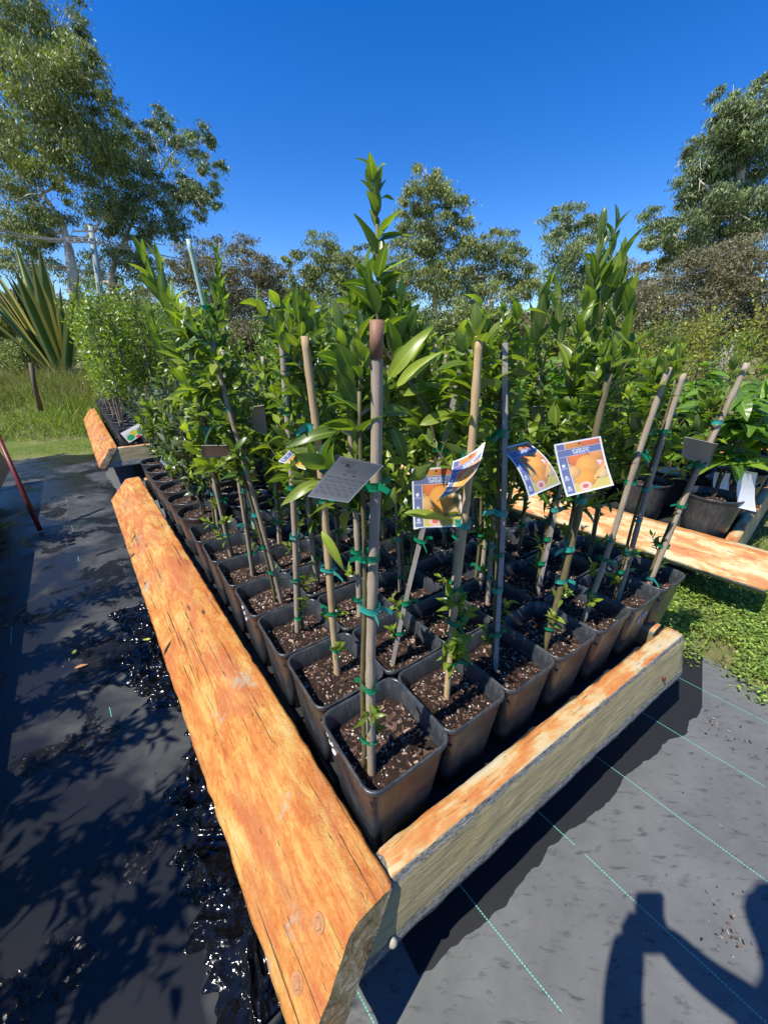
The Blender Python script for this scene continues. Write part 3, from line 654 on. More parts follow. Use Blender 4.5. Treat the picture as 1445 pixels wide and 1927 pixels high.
# ================================================================ RAISED BED FRAMES
def board_obj(name, a, length, axis, sec, parent, mats, faces, sd=0, rough=.0022, step=.014):
    """plank: section corners (q outward, z) lofted along axis from a; faces = material index for each section side"""
    ang = math.atan2(axis[1], axis[0]); n = max(8, int(length / step)); r2 = np.random.default_rng(sd)
    # refine section
    pts = []; mi = []; isedge = []
    k = len(sec)
    for i in range(k):
        p, q = np.array(sec[i], float), np.array(sec[(i + 1) % k], float); m_ = max(2, int(np.linalg.norm(q - p) / .009))
        for j in range(m_): pts.append(p + (q - p) * j / m_); mi.append(faces[i]); isedge.append(1.0 if j == 0 else (.45 if j in (1, m_ - 1) else 0.))
    pts = np.array(pts); mi = np.array(mi); isedge = np.array(isedge); m = len(pts); c = pts.mean(0)
    x = np.linspace(0, length, n)
    X = np.repeat(x, m).reshape(n, m)
    P = np.broadcast_to(pts, (n, m, 2)).copy()
    inw = nrm(c - pts)
    # rounded arris plus ragged chips
    nz = r2.normal(0, 1, (n, m)); 
    for _ in range(2): nz[1:-1] = (nz[:-2] + nz[1:-1] + nz[2:]) / 3; nz = (np.roll(nz, 1, 1) + nz * 2 + np.roll(nz, -1, 1)) / 4
    chip = np.abs(r2.normal(0, 1, (n, m))); chip[1:-1] = (chip[:-2] + chip[1:-1] * 2 + chip[2:]) / 4
    disp = isedge * .0014 + nz * rough * 1.3 + isedge * chip * .003
    warp = .003 * np.sin(X * 2.3 + sd)
    P = P + inw[None] * disp[..., None]; P[..., 1] += warp
    Xo = X + r2.normal(0, .001, X.shape); Xo[0] = 0; Xo[-1] = length; Xo[1] = .004; Xo[-2] = length - .004; P[0] += inw * .003; P[-1] += inw * .003
    V = np.stack([Xo, -P[..., 0] if False else P[..., 0], P[..., 1]], -1)
    return V, mi, n, m, ang
def plank(name, a, length, axis, outward, sec, parent, mats, faces, endmat, sd=0, shear=0, **k):
    V, mi, n, m, ang = board_obj(name, a, length, axis, sec, parent, mats, faces, sd, **k)
    ax = np.array(axis); 
    sgn = 1 if np.dot(np.array([-ax[1], ax[0], 0]), outward) > 0 else -1
    V = V.copy(); V[..., 1] *= sgn; V[..., 0] += shear * (V[..., 2] - .3) * (1 - V[..., 0] / length)
    F = []; Mi = []
    for i in range(n - 1):
        for j in range(m):
            f = (i * m + j, i * m + (j + 1) % m, (i + 1) * m + (j + 1) % m, (i + 1) * m + j)
            F.append(f if sgn > 0 else f[::-1]); Mi.append(mi[j])
    V = V.reshape(-1, 3)
    for (ring, flip) in ((V[:m].copy(), 1), (V[-m:].copy(), -1)):
        e = len(V); c = ring.mean(0); f2 = flip * sgn
        V = np.vstack([V, ring, c[None]])
        for j in range(m):
            q = (e + m, e + j, e + (j + 1) % m) if f2 > 0 else (e + m, e + (j + 1) % m, e + j); F.append(q + (q[2],)); Mi.append(endmat)
    mb = MB(); mb.add(V, F); mb.M[-1] = np.array(Mi)
    o = mb.build(name, mats, parent, True)
    loc = np.array(a, float) - np.array(parent.location); o.location = tuple(loc); o.rotation_euler = (0, 0, ang)
    for p in o.data.polygons: pass
    return o
M['endgrain'] = paint_end()
WM = [M['wood'], M['khaki'], M['flaky'], M['woodpale'], M['endgrain']]
def bolt(parent, p, nn, r=.011):
    mb = MB(); nn = nrm(np.array(nn, float)); p = np.array(p, float) - np.array(parent.location)
    mb.tube([p, p + nn * .0035], [r * 1.5, r * 1.45], 14); mb.tube([p + nn * .0034, p + nn * .006], [r, r * .8], 6)
    return mb.build('bolt_head', M['boltpaint'] , parent)

secL = [(0, .300), (.098, .300), (.236, .141), (.183, .105)]       # left board: narrow level top, wide face sloping outward
secR = [(-.055, .300), (0, .300), (.005, .290), (.034, .158), (.041, .138), (.012, .124), (-.022, .128)]
bed = empty('raised_bed_frame', ST(0, 0)); tag(bed, 'orange stained foreground bed frame holding the square pots of staked citrus', 'bed frame')
fb = plank('side_board', ST(0, 0) - Ld * .012, 3.27, Ld, LO, secL, bed, WM, [0, 0, 2, 0], 4, sd=1, shear=.30); fb['label'] = 'wide orange board sloping outward along the left aisle'
rb = plank('front_board', ST(.004, 0), 1.28, Rd, RO, secR, bed, WM, [3, 2, 1, 2, 2, 2, 1], 2, sd=2, shear=.95); rb['label'] = 'narrow topped board with khaki painted outer face'
# rear board and right side board
RsO = np.array([.789, .614, 0.])
plank('side_board', ST(1.235, .065), 3.2, Ld, RsO, [(-.03, .300), (.045, .300), (.075, .10), (.02, .10)], bed, WM, [3, 1, 2, 1], 2, sd=3)
plank('rear_board', ST(0.02, 3.20), 1.21, Rd, -RO, [(-.03, .296), (.03, .296), (.05, .10), (-.01, .10)], bed, WM, [3, 1, 2, 1], 2, sd=4)
# slatted base, on blocks
mb = MB()
for i in range(15):
    c = ST(.62, .16 + i * .215, .222); a = math.atan2(Rd[1], Rd[0]); R_ = np.array(Matrix.Rotation(a, 3, 'Z'))
    mb.box(c - np.array(bed.location), (1.17, .205, .02), R_)
mb.build('slat_base', M['darkbase'], bed)
for s_, t_ in ((.2, .28), (1.05, .28), (.2, 1.7), (1.05, 1.7), (.2, 2.95), (1.05, 2.95)):
    mb = MB(); a = math.atan2(Rd[1], Rd[0]); R_ = np.array(Matrix.Rotation(a, 3, 'Z')); mb.box(ST(s_, t_, .068) - np.array(bed.location), (.19, .19, .29), R_); mb.build('support_block', M['darkbase'], bed)
nL = nrm(LO * (.159) + np.array([0, 0, .138]))
def onL(t, f): return ST(0, 0) + Ld * t + LO * (.098 + .138 * f) + np.array([0, 0, .300 - .159 * f])
bolt(bed, onL(.045, .28) , nL); bolt(bed, onL(.025, .72), nL)

def simple_frame(name, s0, t0, w, l, label, lift=0, rot=0, wood=0):
    e = empty(name, ST(s0, t0)); tag(e, label, 'bed frame')
    sL = [(0, .300), (.075, .300), (.215, .12), (.16, .10)]
    plank('side_board', ST(s0, t0), l, Ld, LO, sL, e, WM, [0 if wood == 0 else 3, 0 if wood == 0 else 3, 2, 0], 4, sd=len(label), step=.03, shear=.3)
    plank('front_board', ST(s0 + .005, t0), w, Rd, RO, [(-.06, .298), (.0, .298), (.03, .10), (-.02, .10)], e, WM, [3, 1, 2, 1], 2, sd=5 + len(label), step=.03, shear=.85)
    plank('side_board', ST(s0 + w, t0 + .065), l - .065, Ld, RsO, [(-.03, .300), (.045, .300), (.075, .10), (.02, .10)], e, WM, [3, 1, 2, 1], 2, sd=6, step=.05)
    mb = MB(); R_ = np.array(Matrix.Rotation(math.atan2(Rd[1], Rd[0]), 3, 'Z'))
    for i in range(int((l - .1) / .22)): mb.box(ST(s0 + w / 2 + .0, t0 + .17 + i * .22, .22) - np.array(e.location), (w - .1, .21, .02), R_)
    mb.build('slat_base', M['darkbase'], e)
    for a_, b_ in ((.2, .25), (w - .25, .25), (.2, l - .3), (w - .25, l - .3)):
        mb = MB(); mb.box(ST(s0 + a_, t0 + b_, .066) - np.array(e.location), (.19, .19, .285), R_); mb.build('support_block', M['darkbase'], e)
    return e

# ================================================================ CITRUS IN SQUARE POTS
C0 = np.array([-.005, .603, 0.]) + nrm(Rd) * .006 + np.array([0, .004, 0])
SR, SL = .199, .214
POTROT = math.radians(90 - 55)
BZ = .234
def citrus_bits(e, stake_b, stake_t, sr=.0085, smat='bamboo', skind='bamboo', zf=(.64, 1.02), nsh=12, LL=.064, spire=None, stem_off=None, sd=0, tint=(.05, 1.0), ties=4, redtip=False, low=False, tufts=(), leafm='citrus', away=False):
    """stake, trunk, ties, foliage in local coordinates of e; z from the pot base"""
    global rng
    rng = np.random.default_rng(1000 + sd); r2 = np.random.default_rng(sd)
    sb = np.array(stake_b, float); stp = np.array(stake_t, float)
    mb = stake_mesh(sb - (stp - sb) * .04, stp, sr, skind, sd=sd)
    so_ = mb.build('stake', M[smat], e, skind != 'square')
    if redtip:
        d = nrm(stp - sb); wo_ = np.array([.004 * math.sin(5 + sd), .003 * math.cos(6 + sd), 0]); m2 = MB(); m2.tube([stp + wo_ - d * .045, stp + wo_ + d * .0008], [sr * .955, sr * .955], 14); m2.build('stake_end', M['redtip'], so_, True)
    # trunk
    c35, s35 = math.cos(-e.rotation_euler[2]), math.sin(-e.rotation_euler[2])
    so2 = np.array(stem_off if stem_off is not None else (r2.choice([-1, 1]) * r2.normal(0, .006), r2.uniform(.009, .015)))
    so2 = np.array([so2[0] * c35 - so2[1] * s35, so2[0] * s35 + so2[1] * c35])
    u = np.linspace(0, 1, 22); topz = spire[0] if spire else min(1.10, stp[2] - r2.uniform(.0, .08))
    zt = SOILZ - .01 + (topz - SOILZ) * u
    fr = (zt - sb[2]) / (stp[2] - sb[2]); cx = sb[0] + (stp[0] - sb[0]) * fr; cy = sb[1] + (stp[1] - sb[1]) * fr
    wv = .5 + .5 * np.cos(u * 9 + sd)
    px = cx + so2[0] * (.75 + .35 * wv) * (1 + .5 * (u < .05)); py = cy + so2[1] * (.75 + .35 * wv)
    if spire and len(spire) > 3:
        k = np.clip((zt - stp[2] + .25) / .25, 0, 1) ** 1.5; px = px * (1 - k) + (spire[2]) * k; py = py * (1 - k) + spire[3] * k
    path = np.stack([px, py, zt], 1); tr = MB(); tr.tube(path, np.linspace(.0056, .0028, 22), 8)
    lf = MB(); tw = MB()
    zs = np.linspace(zf[0], min(zf[1], topz), nsh) + r2.normal(0, .015, nsh)
    az = r2.uniform(0, 6.28)
    for i, z in enumerate(zs):
        az += 2.4; p = np.array([np.interp(z, zt, px), np.interp(z, zt, py), z]); h = (z - zf[0]) / (zf[1] - zf[0])
        aw = az + e.rotation_euler[2]
        if away and math.sin(aw) < -.15: az = -aw + r2.normal(0, .3) - e.rotation_euler[2]
        d = np.array([math.cos(az), math.sin(az), .55 + .6 * h + r2.normal(0, .15)])
        shoot(lf, tw, p, d, r2.uniform(.06, .14) * (1 - .2 * h), int(r2.integers(6, 11)), LL * r2.uniform(.85, 1.15), tint=tint, n=7, droop=.28)
    # leaves straight off the stem
    k = int(nsh * 1.6); z = r2.uniform(zf[0], topz, k); P = np.stack([np.interp(z, zt, px), np.interp(z, zt, py), z], 1); D = rdir(k, -.1, .8); N = nrm(np.array([0, 0, 1.]) + .4 * rdir(k))
    if away:
        ce, se = math.cos(e.rotation_euler[2]), math.sin(e.rotation_euler[2]); wx, wy = D[:, 0] * ce - D[:, 1] * se, np.abs(D[:, 0] * se + D[:, 1] * ce); D[:, 0], D[:, 1] = wx * ce + wy * se, -wx * se + wy * ce
    add_leaves(lf, P, D, N, LL * r2.uniform(.8, 1.25, k), LL * r2.uniform(.34, .5, k), r2.uniform(.05, .5, k), r2.uniform(.05, .25, k), 7, 0, r2.uniform(*tint, k), wave=.05)
    # leader
    shoot(lf, tw, path[-1], (r2.normal(0, .12), r2.normal(0, .12), 1), .07, 9, LL * .85, up=1.3, tint=tint, n=7)
    for (tx, ty, tz, tl, tn) in tufts:
        shoot(lf, tw, (tx, ty, tz), (r2.normal(0, .15), r2.normal(0, .15), 1), tl, tn, LL * 1.15, ww=.34, up=1.5, tint=tint, n=8, droop=.15)
    if spire:
        z0, z1 = spire[1], spire[0]; kk = int((z1 - z0) / .0155); zz = np.linspace(z0, z1 + .02, kk); P = np.stack([np.interp(zz, zt, px), np.interp(zz, zt, py), zz], 1)
        a = np.arange(kk) * 2.4 + sd; fr_ = (zz - z0) / (z1 - z0); spd = .85 - .45 * fr_ ** 2
        D = nrm(np.stack([np.cos(a) * spd, np.sin(a) * spd, np.full(kk, 1.0)], 1)); N = nrm(np.stack([-np.cos(a) * 1.0, -np.sin(a) * 1.0, spd], 1) + r2.normal(0, .12, (kk, 3)))
        Ls = LL * 1.3 * r2.uniform(.75, 1.15, kk) * (1 - .4 * fr_); add_leaves(lf, P, D, N, Ls, Ls * .36, r2.uniform(-.1, .35, kk), r2.uniform(.15, .35, kk), 8, 0, r2.uniform(tint[0], tint[1] * .8, kk), wave=.04)
    if low:
        for q in range(low):
            z = SOILZ + (.08 + q * .085 if low < 5 else .10 + (q % 4) * .055); p = np.array([np.interp(z, zt, px), np.interp(z, zt, py), z]); shoot(lf, tw, p, (r2.normal(0, .8), r2.normal(0, .8), 1), .06, 8, .04 if low < 5 else .052, tint=(.5, 1), n=7)
    for arr in range(len(tw.V)): tr.V.append(tw.V[arr]); tr.F.append(tw.F[arr] + tr.n); tr.M.append(tw.M[arr] + 1); tr.T.append(tw.T[arr]); tr.D.append(tw.D[arr])
    tr.build('trunk', [M['bark'], M['bark']], e, True)
    lf.build('foliage', M[leafm], e, True)
    for q in range(ties):
        z = SOILZ + .05 + (stp[2] - .12 - SOILZ - .05) * (q + r2.uniform(.1, .7)) / ties
        f_ = (z - sb[2]) / (stp[2] - sb[2]); c = sb + (stp - sb) * f_; c = c + np.array([so2[0], so2[1], 0]) * .35
        tie_mesh((c[0], c[1], z), sr * 1.55, r2.uniform(.009, .017), sd * 7 + q, r2.random() < .6).build('tie', M['tie'] if r2.random() < .7 else M['tie2'], e, False)
def xleaves(e, specs):
    """single large leaves: base and tip"""
    lf = MB()
    for (bx, by, tx, ty, Yb, Yt, w, cu, ti) in specs:
        a = loc_of(e, at(bx, by, Yb)); b = loc_of(e, at(tx, ty, Yt)); d = b - a; L = np.linalg.norm(d)
        nn = loc_of(e, np.array(e.location) + np.array([.1, -.75, .65])); add_leaves(lf, [a], [d], [nn], L * (1 + .1 * cu), w * .78, cu, .16, 12, 0, ti, wave=.05)
    lf.build('foliage', M['citrus'], e, True)
def digits(parent, text, O, X, Yv, hgt, r=.0011):
    """chalk pen price on a pot side: O origin, X writing direction, Yv up direction"""
    G = {'$': [[(.9, .8), (.5, .95), (.15, .75), (.5, .5), (.85, .28), (.5, .05), (.1, .2)], [(.5, 1.1), (.5, -.1)]],
         '3': [[(.1, .9), (.6, 1), (.85, .75), (.4, .55), (.9, .3), (.55, 0), (.1, .12)]], '0': [[(.5, 1), (.15, .8), (.1, .3), (.45, 0), (.85, .25), (.9, .75), (.5, 1)]],
         '2': [[(.1, .8), (.5, 1), (.85, .75), (.1, 0), (.9, .02)]], '5': [[(.85, 1), (.2, .97), (.15, .6), (.7, .6), (.85, .25), (.5, 0), (.1, .1)]]}
    mb = MB(); x = 0; O = np.array(O, float); X = nrm(np.array(X, float)); Yv = nrm(np.array(Yv, float))
    for ch in text:
        for st in G[ch]:
            pts = np.array(st); t = np.linspace(0, len(pts) - 1, len(pts) * 4); pp = np.stack([np.interp(t, range(len(pts)), pts[:, 0]), np.interp(t, range(len(pts)), pts[:, 1])], 1)
            W = O + X * ((x + pp[:, :1] * .62) * hgt) + Yv * (pp[:, 1:] * hgt); mb.tube(W, r, 5, squash=1)
        x += .85
    return mb.build('price_writing', M['chalk'], parent)

def pot_thing(name, loc, kind='sq', rz=POTROT, sv=0):
    e = empty(name, loc, rz)
    if kind == 'sq':
        link('pot', PSQ, e); s = link('soil', SOIL_SQ[sv % 3], e); tag(link('bark_chips', CHIP_SQ[sv % 3], s), kind='stuff')
    elif kind == 'rd':
        link('pot', PRD, e); s = link('soil', SOIL_RD, e); tag(link('bark_chips', CHIP_RD, s), kind='stuff')
    else:
        link('pot', PTB, e); s = link('soil', SOIL_TB, e)
    return e
def loc_of(e, w):
    Rz = np.array(Matrix.Rotation(-e.rotation_euler[2], 3, 'Z')); return Rz @ (np.array(w, float) - np.array(e.location))

GR = 'staked citrus saplings in square black pots'
# stakes measured one by one: grid (i along front board, j away from it): base xy, top xyz, extras
ZS = .445
SPEC = {
 (0, 0): dict(b=(-.025, .541), t=(-.013, .541, 1.284), sr=.0095, redtip=True, zf=(.77, 1.0), nsh=6, LL=.062, stem_off=(-.018, .006), label='citrus sapling nearest the board corner, thick red topped stake, pot marked $30', price='$30'),
 (0, 1): dict(b=(-.124, .799), t=(-.149, .795, 1.274), sr=.0090, smat='bamboo2', zf=(0.7, 1.05), nsh=10, low=2, label='citrus sapling behind the corner pot along the left board, kinked tan bamboo stake'),
 (0, 2): dict(b=(-.271, .963), t=(-.235, .985, 1.28), sr=.0085, zf=(0.66, 1.05), nsh=10, label='citrus sapling by the left board, grey stake leaning right, teal tie at foot'),
 (0, 3): dict(b=(-.36, 1.11), t=(-.44, 1.08, 1.27), sr=.0075, zf=(0.62, 1.0), nsh=10, low=1, label='citrus sapling in pot marked $20 beside the left board', price='$20'),
 (0, 4): dict(b=(-.52, 1.285), t=(-.50, 1.29, 1.25), sr=.007, zf=(0.58, 1.05), nsh=10, label='citrus sapling with thin brown stem, fifth pot up the left board'),
 (0, 5): dict(b=(-.66, 1.44), t=tuple(at(352, 640, 1.45)), sr=.0075, zf=(0.55, 1.1), nsh=10, tufts=[tuple(at(335, 640, 1.5)) + (.24, 14), tuple(at(312, 690, 1.5)) + (.16, 12), tuple(at(320, 600, 1.6)) + (.20, 13), tuple(at(350, 640, 1.75)) + (.14, 12)], LL=.092, label='tall citrus sapling with upright leafy top, sixth pot up the left board'),
 (1, 6): dict(b=(-.63, 1.70), t=tuple(at(352, 450, 1.66)), sr=.0095, smat='greencane', zf=(0.5, 1.15), nsh=12, tufts=[tuple(at(405, 600, 1.85)) + (.24, 14), tuple(at(385, 650, 1.85)) + (.18, 12), tuple(at(425, 620, 1.85)) + (.15, 12)], LL=.088, label='tall citrus sapling on a long pale green cane near the left board'),
 (1, 0): dict(b=(.165, .722), t=(.162, .722, 1.272), sr=.0082, smat='bamboo2', zf=(0.72, .98), nsh=9, low=7, label='citrus sapling second along the front board, with leafy low shoots on its stem'),
 (2, 0): dict(b=(.315, .809), t=(.244, .833, 1.263), sr=.0085, skind='square', smat='hardwood', zf=(0.7, 1.05), nsh=9, label='citrus sapling with flat grey timber stake, third along the front board'),
 (3, 0): dict(b=(.481, .892), t=(.52, .93, 1.20), sr=.009, smat='bark', zf=(0.68, 1.06), nsh=10, label='citrus sapling with thick olive stem and flat mandarin card, fourth along front board'),
 (4, 0): dict(b=(.65, 1.015), t=(.70, 1.00, 1.211), sr=.0085, zf=(0.66, 1.05), nsh=10, label='citrus sapling with pale stake leaning right, fifth along the front board'),
 (5, 0): dict(b=(.827, 1.132), t=(.84, 1.141, 1.19), sr=.0085, zf=(0.64, 1.0), nsh=9, label='citrus sapling sixth along the front board in pot marked $30', price='$30f'),
 (6, 0): dict(b=(.975, 1.198), t=(1.03, 1.17, 1.216), sr=.0088, zf=(0.62, .82), nsh=6, label='sparse citrus sapling with bare leaning stake at right end of the front board'),
 (1, 1): dict(b=(.026, .839), t=(.158, .824, 1.263), sr=.0085, skind='square', smat='hardwood', zf=(0.66, 1.1), nsh=11, spire=(1.225, .98, -.012, .80), LL=.070, tufts=[(-.03, .80, 1.20, .10, 13), (.02, .80, 1.22, .10, 13), (-.0, .84, 1.24, .09, 13), (.05, .82, 1.18, .10, 12), (-.05, .83, 1.14, .10, 12), (.09, .86, 1.16, .09, 11), (-.08, .86, 1.14, .09, 11), (.03, .88, 1.16, .1, 12), (-.03, .88, 1.16, .1, 12)], label='tallest citrus sapling with long leaf spire and leaning stake behind the corner pot'),
 (2, 1): dict(b=(.21, .95), t=(.20, .98, 1.25), sr=.0075, zf=(0.62, 1.05), nsh=10, label='citrus sapling in the second row behind the front board with thin white stake'),
 (1, 2): dict(b=(-.08, 1.04), t=(-.10, 1.08, 1.28), sr=.0095, zf=(0.62, 1.08), nsh=12, label='citrus sapling with leaning grey stake, third row back and second from the left board'),
 (3, 2): dict(b=(.36, 1.21), t=(.34, 1.22, 1.25), sr=.008, zf=(0.55, 1.1), nsh=12, label='citrus sapling in the third row back behind the flat grey timber stake'),
 (4, 1): dict(b=(.56, 1.18), t=(.60, 1.19, 1.239), sr=.0085, skind='square', smat='hardwood', zf=(0.55, 1.1), nsh=13, LL=.088, tufts=[(.585, 1.15, 1.28, .26, 15), (.56, 1.16, 1.30, .22, 14), (.62, 1.14, 1.26, .20, 13), (.50, 1.17, 1.24, .2, 13), (.44, 1.20, 1.22, .17, 12), (.67, 1.14, 1.2, .18, 12), (.60, 1.18, 1.2, .2, 12), (.41, 1.22, 1.15, .15, 12), (.52, 1.14, 1.15, .2, 12)], label='tall bushy citrus sapling with large upright leaves right of centre'),
}
GRIDPOS = {}
for i in range(7):
    for j in range(7):
        GRIDPOS[(i, j)] = C0 + nrm(Rd) * SR * i + nrm(Ld) * SL * j + np.array([0, 0, BZ])
PLANTS = {}
for n_, ((i, j), S) in enumerate(SPEC.items()):
    p = GRIDPOS[(i, j)].copy()
    if (i, j) == (0, 0): p[:2] += LO[:2] * .006 + RO[:2] * .008
    e = pot_thing('potted_citrus', p, 'sq', POTROT, n_)
    if (i, j) == (0, 0):
        for c_ in e.children: c_.scale = (1.09, 1.06, 1.0)
    tag(e, S['label'], 'potted plant', GR); PLANTS[(i, j)] = e
    b = loc_of(e, (S['b'][0], S['b'][1], BZ + SOILZ)); t_ = loc_of(e, S['t'])
    sp = S.get('spire')
    if sp and len(sp) == 4:
        q = loc_of(e, (sp[2], sp[3], 0)); sp = (sp[0], sp[1], q[0], q[1])
    citrus_bits(e, b, t_, S.get('sr', .008), S.get('smat', 'bamboo'), S.get('skind', 'bamboo'), S['zf'], S['nsh'] + 5, S.get('LL', .060), sp, S.get('stem_off'), 10 + n_, away=(i + j <= 2 or j == 0), redtip=S.get('redtip', False), tufts=[tuple(loc_of(e, q[:3])) + tuple(q[3:]) for q in S.get('tufts', [])], low=S.get('low', 2), ties=5)
    w = .1665
    if S.get('price') == '$30': digits(e, '$30', (-.1010, .070, PH - .022), (.03, -.50, -.86), (.05, .86, -.50), .024, .0013)
    if S.get('price') == '$20': digits(e, '$20', (-.0945, .020, PH - .030), (.03, -.50, -.86), (.05, .86, -.50), .024, .0013)
    if S.get('price') == '$30f': digits(e, '$30', (-.03, -.0950, PH * .62), (1, 0, .2), (0, -.085, 1), .026, .0013)
xleaves(PLANTS[(0, 0)], [(730, 715, 806, 600, .60, .58, .030, .3, .9), (745, 728, 822, 650, .62, .60, .026, .3, .95), (706, 870, 678, 925, .56, .54, .022, .3, .55), (712, 780, 800, 752, .58, .62, .03, .5, .5), (712, 960, 700, 895, .60, .6, .02, .2, .8),
    (735, 800, 775, 870, .60, .58, .028, .4, .4), (705, 705, 735, 770, .56, .55, .030, .3, .6), (712, 690, 700, 640, .60, .6, .022, .2, .7)])
xleaves(PLANTS[(0, 1)], [(640, 812, 545, 815, .80, .74, .036, .5, .45), (600, 835, 535, 870, .80, .78, .03, .4, .35), (605, 1000, 646, 1065, .78, .72, .028, .5, 1.0), (600, 905, 528, 938, .80, .74, .034, .4, .8)])
xleaves(PLANTS[(1, 1)], [(760, 965, 856, 968, .72, .70, .026, .4, .85), (790, 800, 870, 760, .80, .80, .034, .4, .8), (760, 745, 840, 700, .80, .85, .034, .4, .9)])
# the rest of the square pots: a pool of six, copied
POOL = []
def pool_citrus(sd):
    r2 = np.random.default_rng(500 + sd)
    e = pot_thing('potted_citrus', (0, 0, 0), 'sq', 0, sd)
    b = np.array([r2.uniform(-.02, .02), r2.uniform(-.02, .02), SOILZ]); t_ = b + np.array([r2.normal(0, .04), r2.normal(0, .04), r2.uniform(.76, .86)])
    citrus_bits(e, b, t_, r2.uniform(.006, .0085), ['bamboo', 'bamboo2', 'bamboo', 'hardwood'][sd % 4], 'bamboo' if sd % 4 < 3 else 'square', (.46, 1.02), 25, .058, None, None, 60 + sd, ties=4, tint=(.1, 1), low=3)
    return e
POOL = [pool_citrus(s) for s in range(7)]
used = [False] * 7
def place(proto_list, used, k, loc, rz, label, group, name=None, scale=1):
    if not used[k]: o = proto_list[k]; used[k] = True
    else: o = copy_tree(proto_list[k])
    o.location = tuple(float(v) for v in loc); o.rotation_euler = (0, 0, rz); o.scale = (scale,) * 3
    tag(o, label, 'potted plant', group); return o
cnt = 0
for j in range(7):
    for i in range(7):
        if (i, j) in SPEC: continue
        k = (i * 3 + j * 5) % 7
        p = GRIDPOS[(i, j)] + np.array([rng.normal(0, .002), rng.normal(0, .002), 0])
        o = place(POOL, used, k, p, POTROT + math.pi / 2 * (cnt % 4), f'citrus sapling {ORD[i]} from the left board, {ORD[j]} row behind the front board', GR); PLANTS[(i, j)] = o
        cnt += 1

# ---- cards hanging on the saplings
def cpx(pts, Y): 
    if not isinstance(Y, (list, tuple)): Y = [Y] * 4
    return [at(p[0], p[1], y) for p, y in zip(pts, Y)]
card('plant_card', cpx([(1042, 836), (1130, 820), (1155, 913), (1066, 935)], [.86, .88, .84, .82]), .03, PLANTS[(3, 0)], mandarin_print, label='flat mandarin picture card')
card('plant_card', cpx([(942, 843), (992, 831), (1055, 910), (995, 936)], [.84, .88, .84, .78]), -.10, PLANTS[(2, 0)], mandarin_print, label='curling mandarin picture card')
card('plant_card', cpx([(774, 882), (862, 876), (873, 990), (778, 996)], [.76, .76, .74, .74]), .02, PLANTS[(1, 1)], mandarin_print, label='upright mandarin picture card')
card('plant_card', cpx([(852, 868), (913, 831), (880, 905), (825, 938)], [.70, .72, .64, .62]), .14, PLANTS[(1, 0)], mandarin_print, label='rolled mandarin picture card', twist=.06)
card('plant_card', cpx([(640, 858), (722, 876), (655, 946), (578, 934)], [.50, .50, .50, .49]), .08, PLANTS[(0, 0)], back_print, label='grey card back with small print', back=mandarin_print)
card('plant_card', cpx([(560, 832), (600, 858), (575, 884), (523, 868)], [.86, .86, .84, .84]), .05, PLANTS[(0, 1)], mandarin_print, label='mandarin card seen at an angle', nu=60, nv=72)
card('plant_card', cpx([(600, 858), (640, 856), (650, 915), (602, 910)], [.82, .82, .82, .82]), .05, PLANTS[(0, 1)], back_print, label='grey card back', nu=60, nv=72)
card('plant_card', cpx([(478, 765), (497, 762), (503, 820), (470, 806)], [1.06, 1.06, 1.15, 1.15]), .06, PLANTS[(0, 3)], label='plain grey card back')
card('plant_card', cpx([(672, 752), (700, 775), (690, 830), (645, 812)], [0.91, 0.91, 1.00, 1.00]), .05, PLANTS[(1, 2)], label='plain grey card back')
card('plant_card', cpx([(755, 758), (785, 752), (812, 785), (770, 800)], [1.06, 1.06, 1.15, 1.15]), .1, PLANTS[(2, 1)], label='plain grey card back')
card('plant_card', cpx([(378, 838), (460, 838), (466, 856), (380, 862)], [1.12, 1.1, 1.2, 1.22]), .06, PLANTS[(0, 4)], label='pinkish card edge on')
card('plant_card', cpx([(1288, 822), (1352, 836), (1335, 880), (1282, 858)], [1.10, 1.10, 1.19, 1.19]), .03, PLANTS[(6, 0)], label='two grey card backs')
card('plant_card', cpx([(1195, 832), (1220, 834), (1222, 880), (1192, 876)], [1.06, 1.06, 1.15, 1.15]), .08, PLANTS[(5, 0)], label='plain grey card back')
card('plant_card', cpx([(1090, 795), (1130, 808), (1134, 850), (1095, 830)], [1.11, 1.11, 1.20, 1.20]), .08, PLANTS[(4, 1)], label='clear grey card')
card('plant_card', cpx([(1000, 765), (1024, 764), (1026, 822), (1006, 826)], [1.26, 1.26, 1.35, 1.35]), .05, PLANTS[(4, 2)], label='plain grey card back')

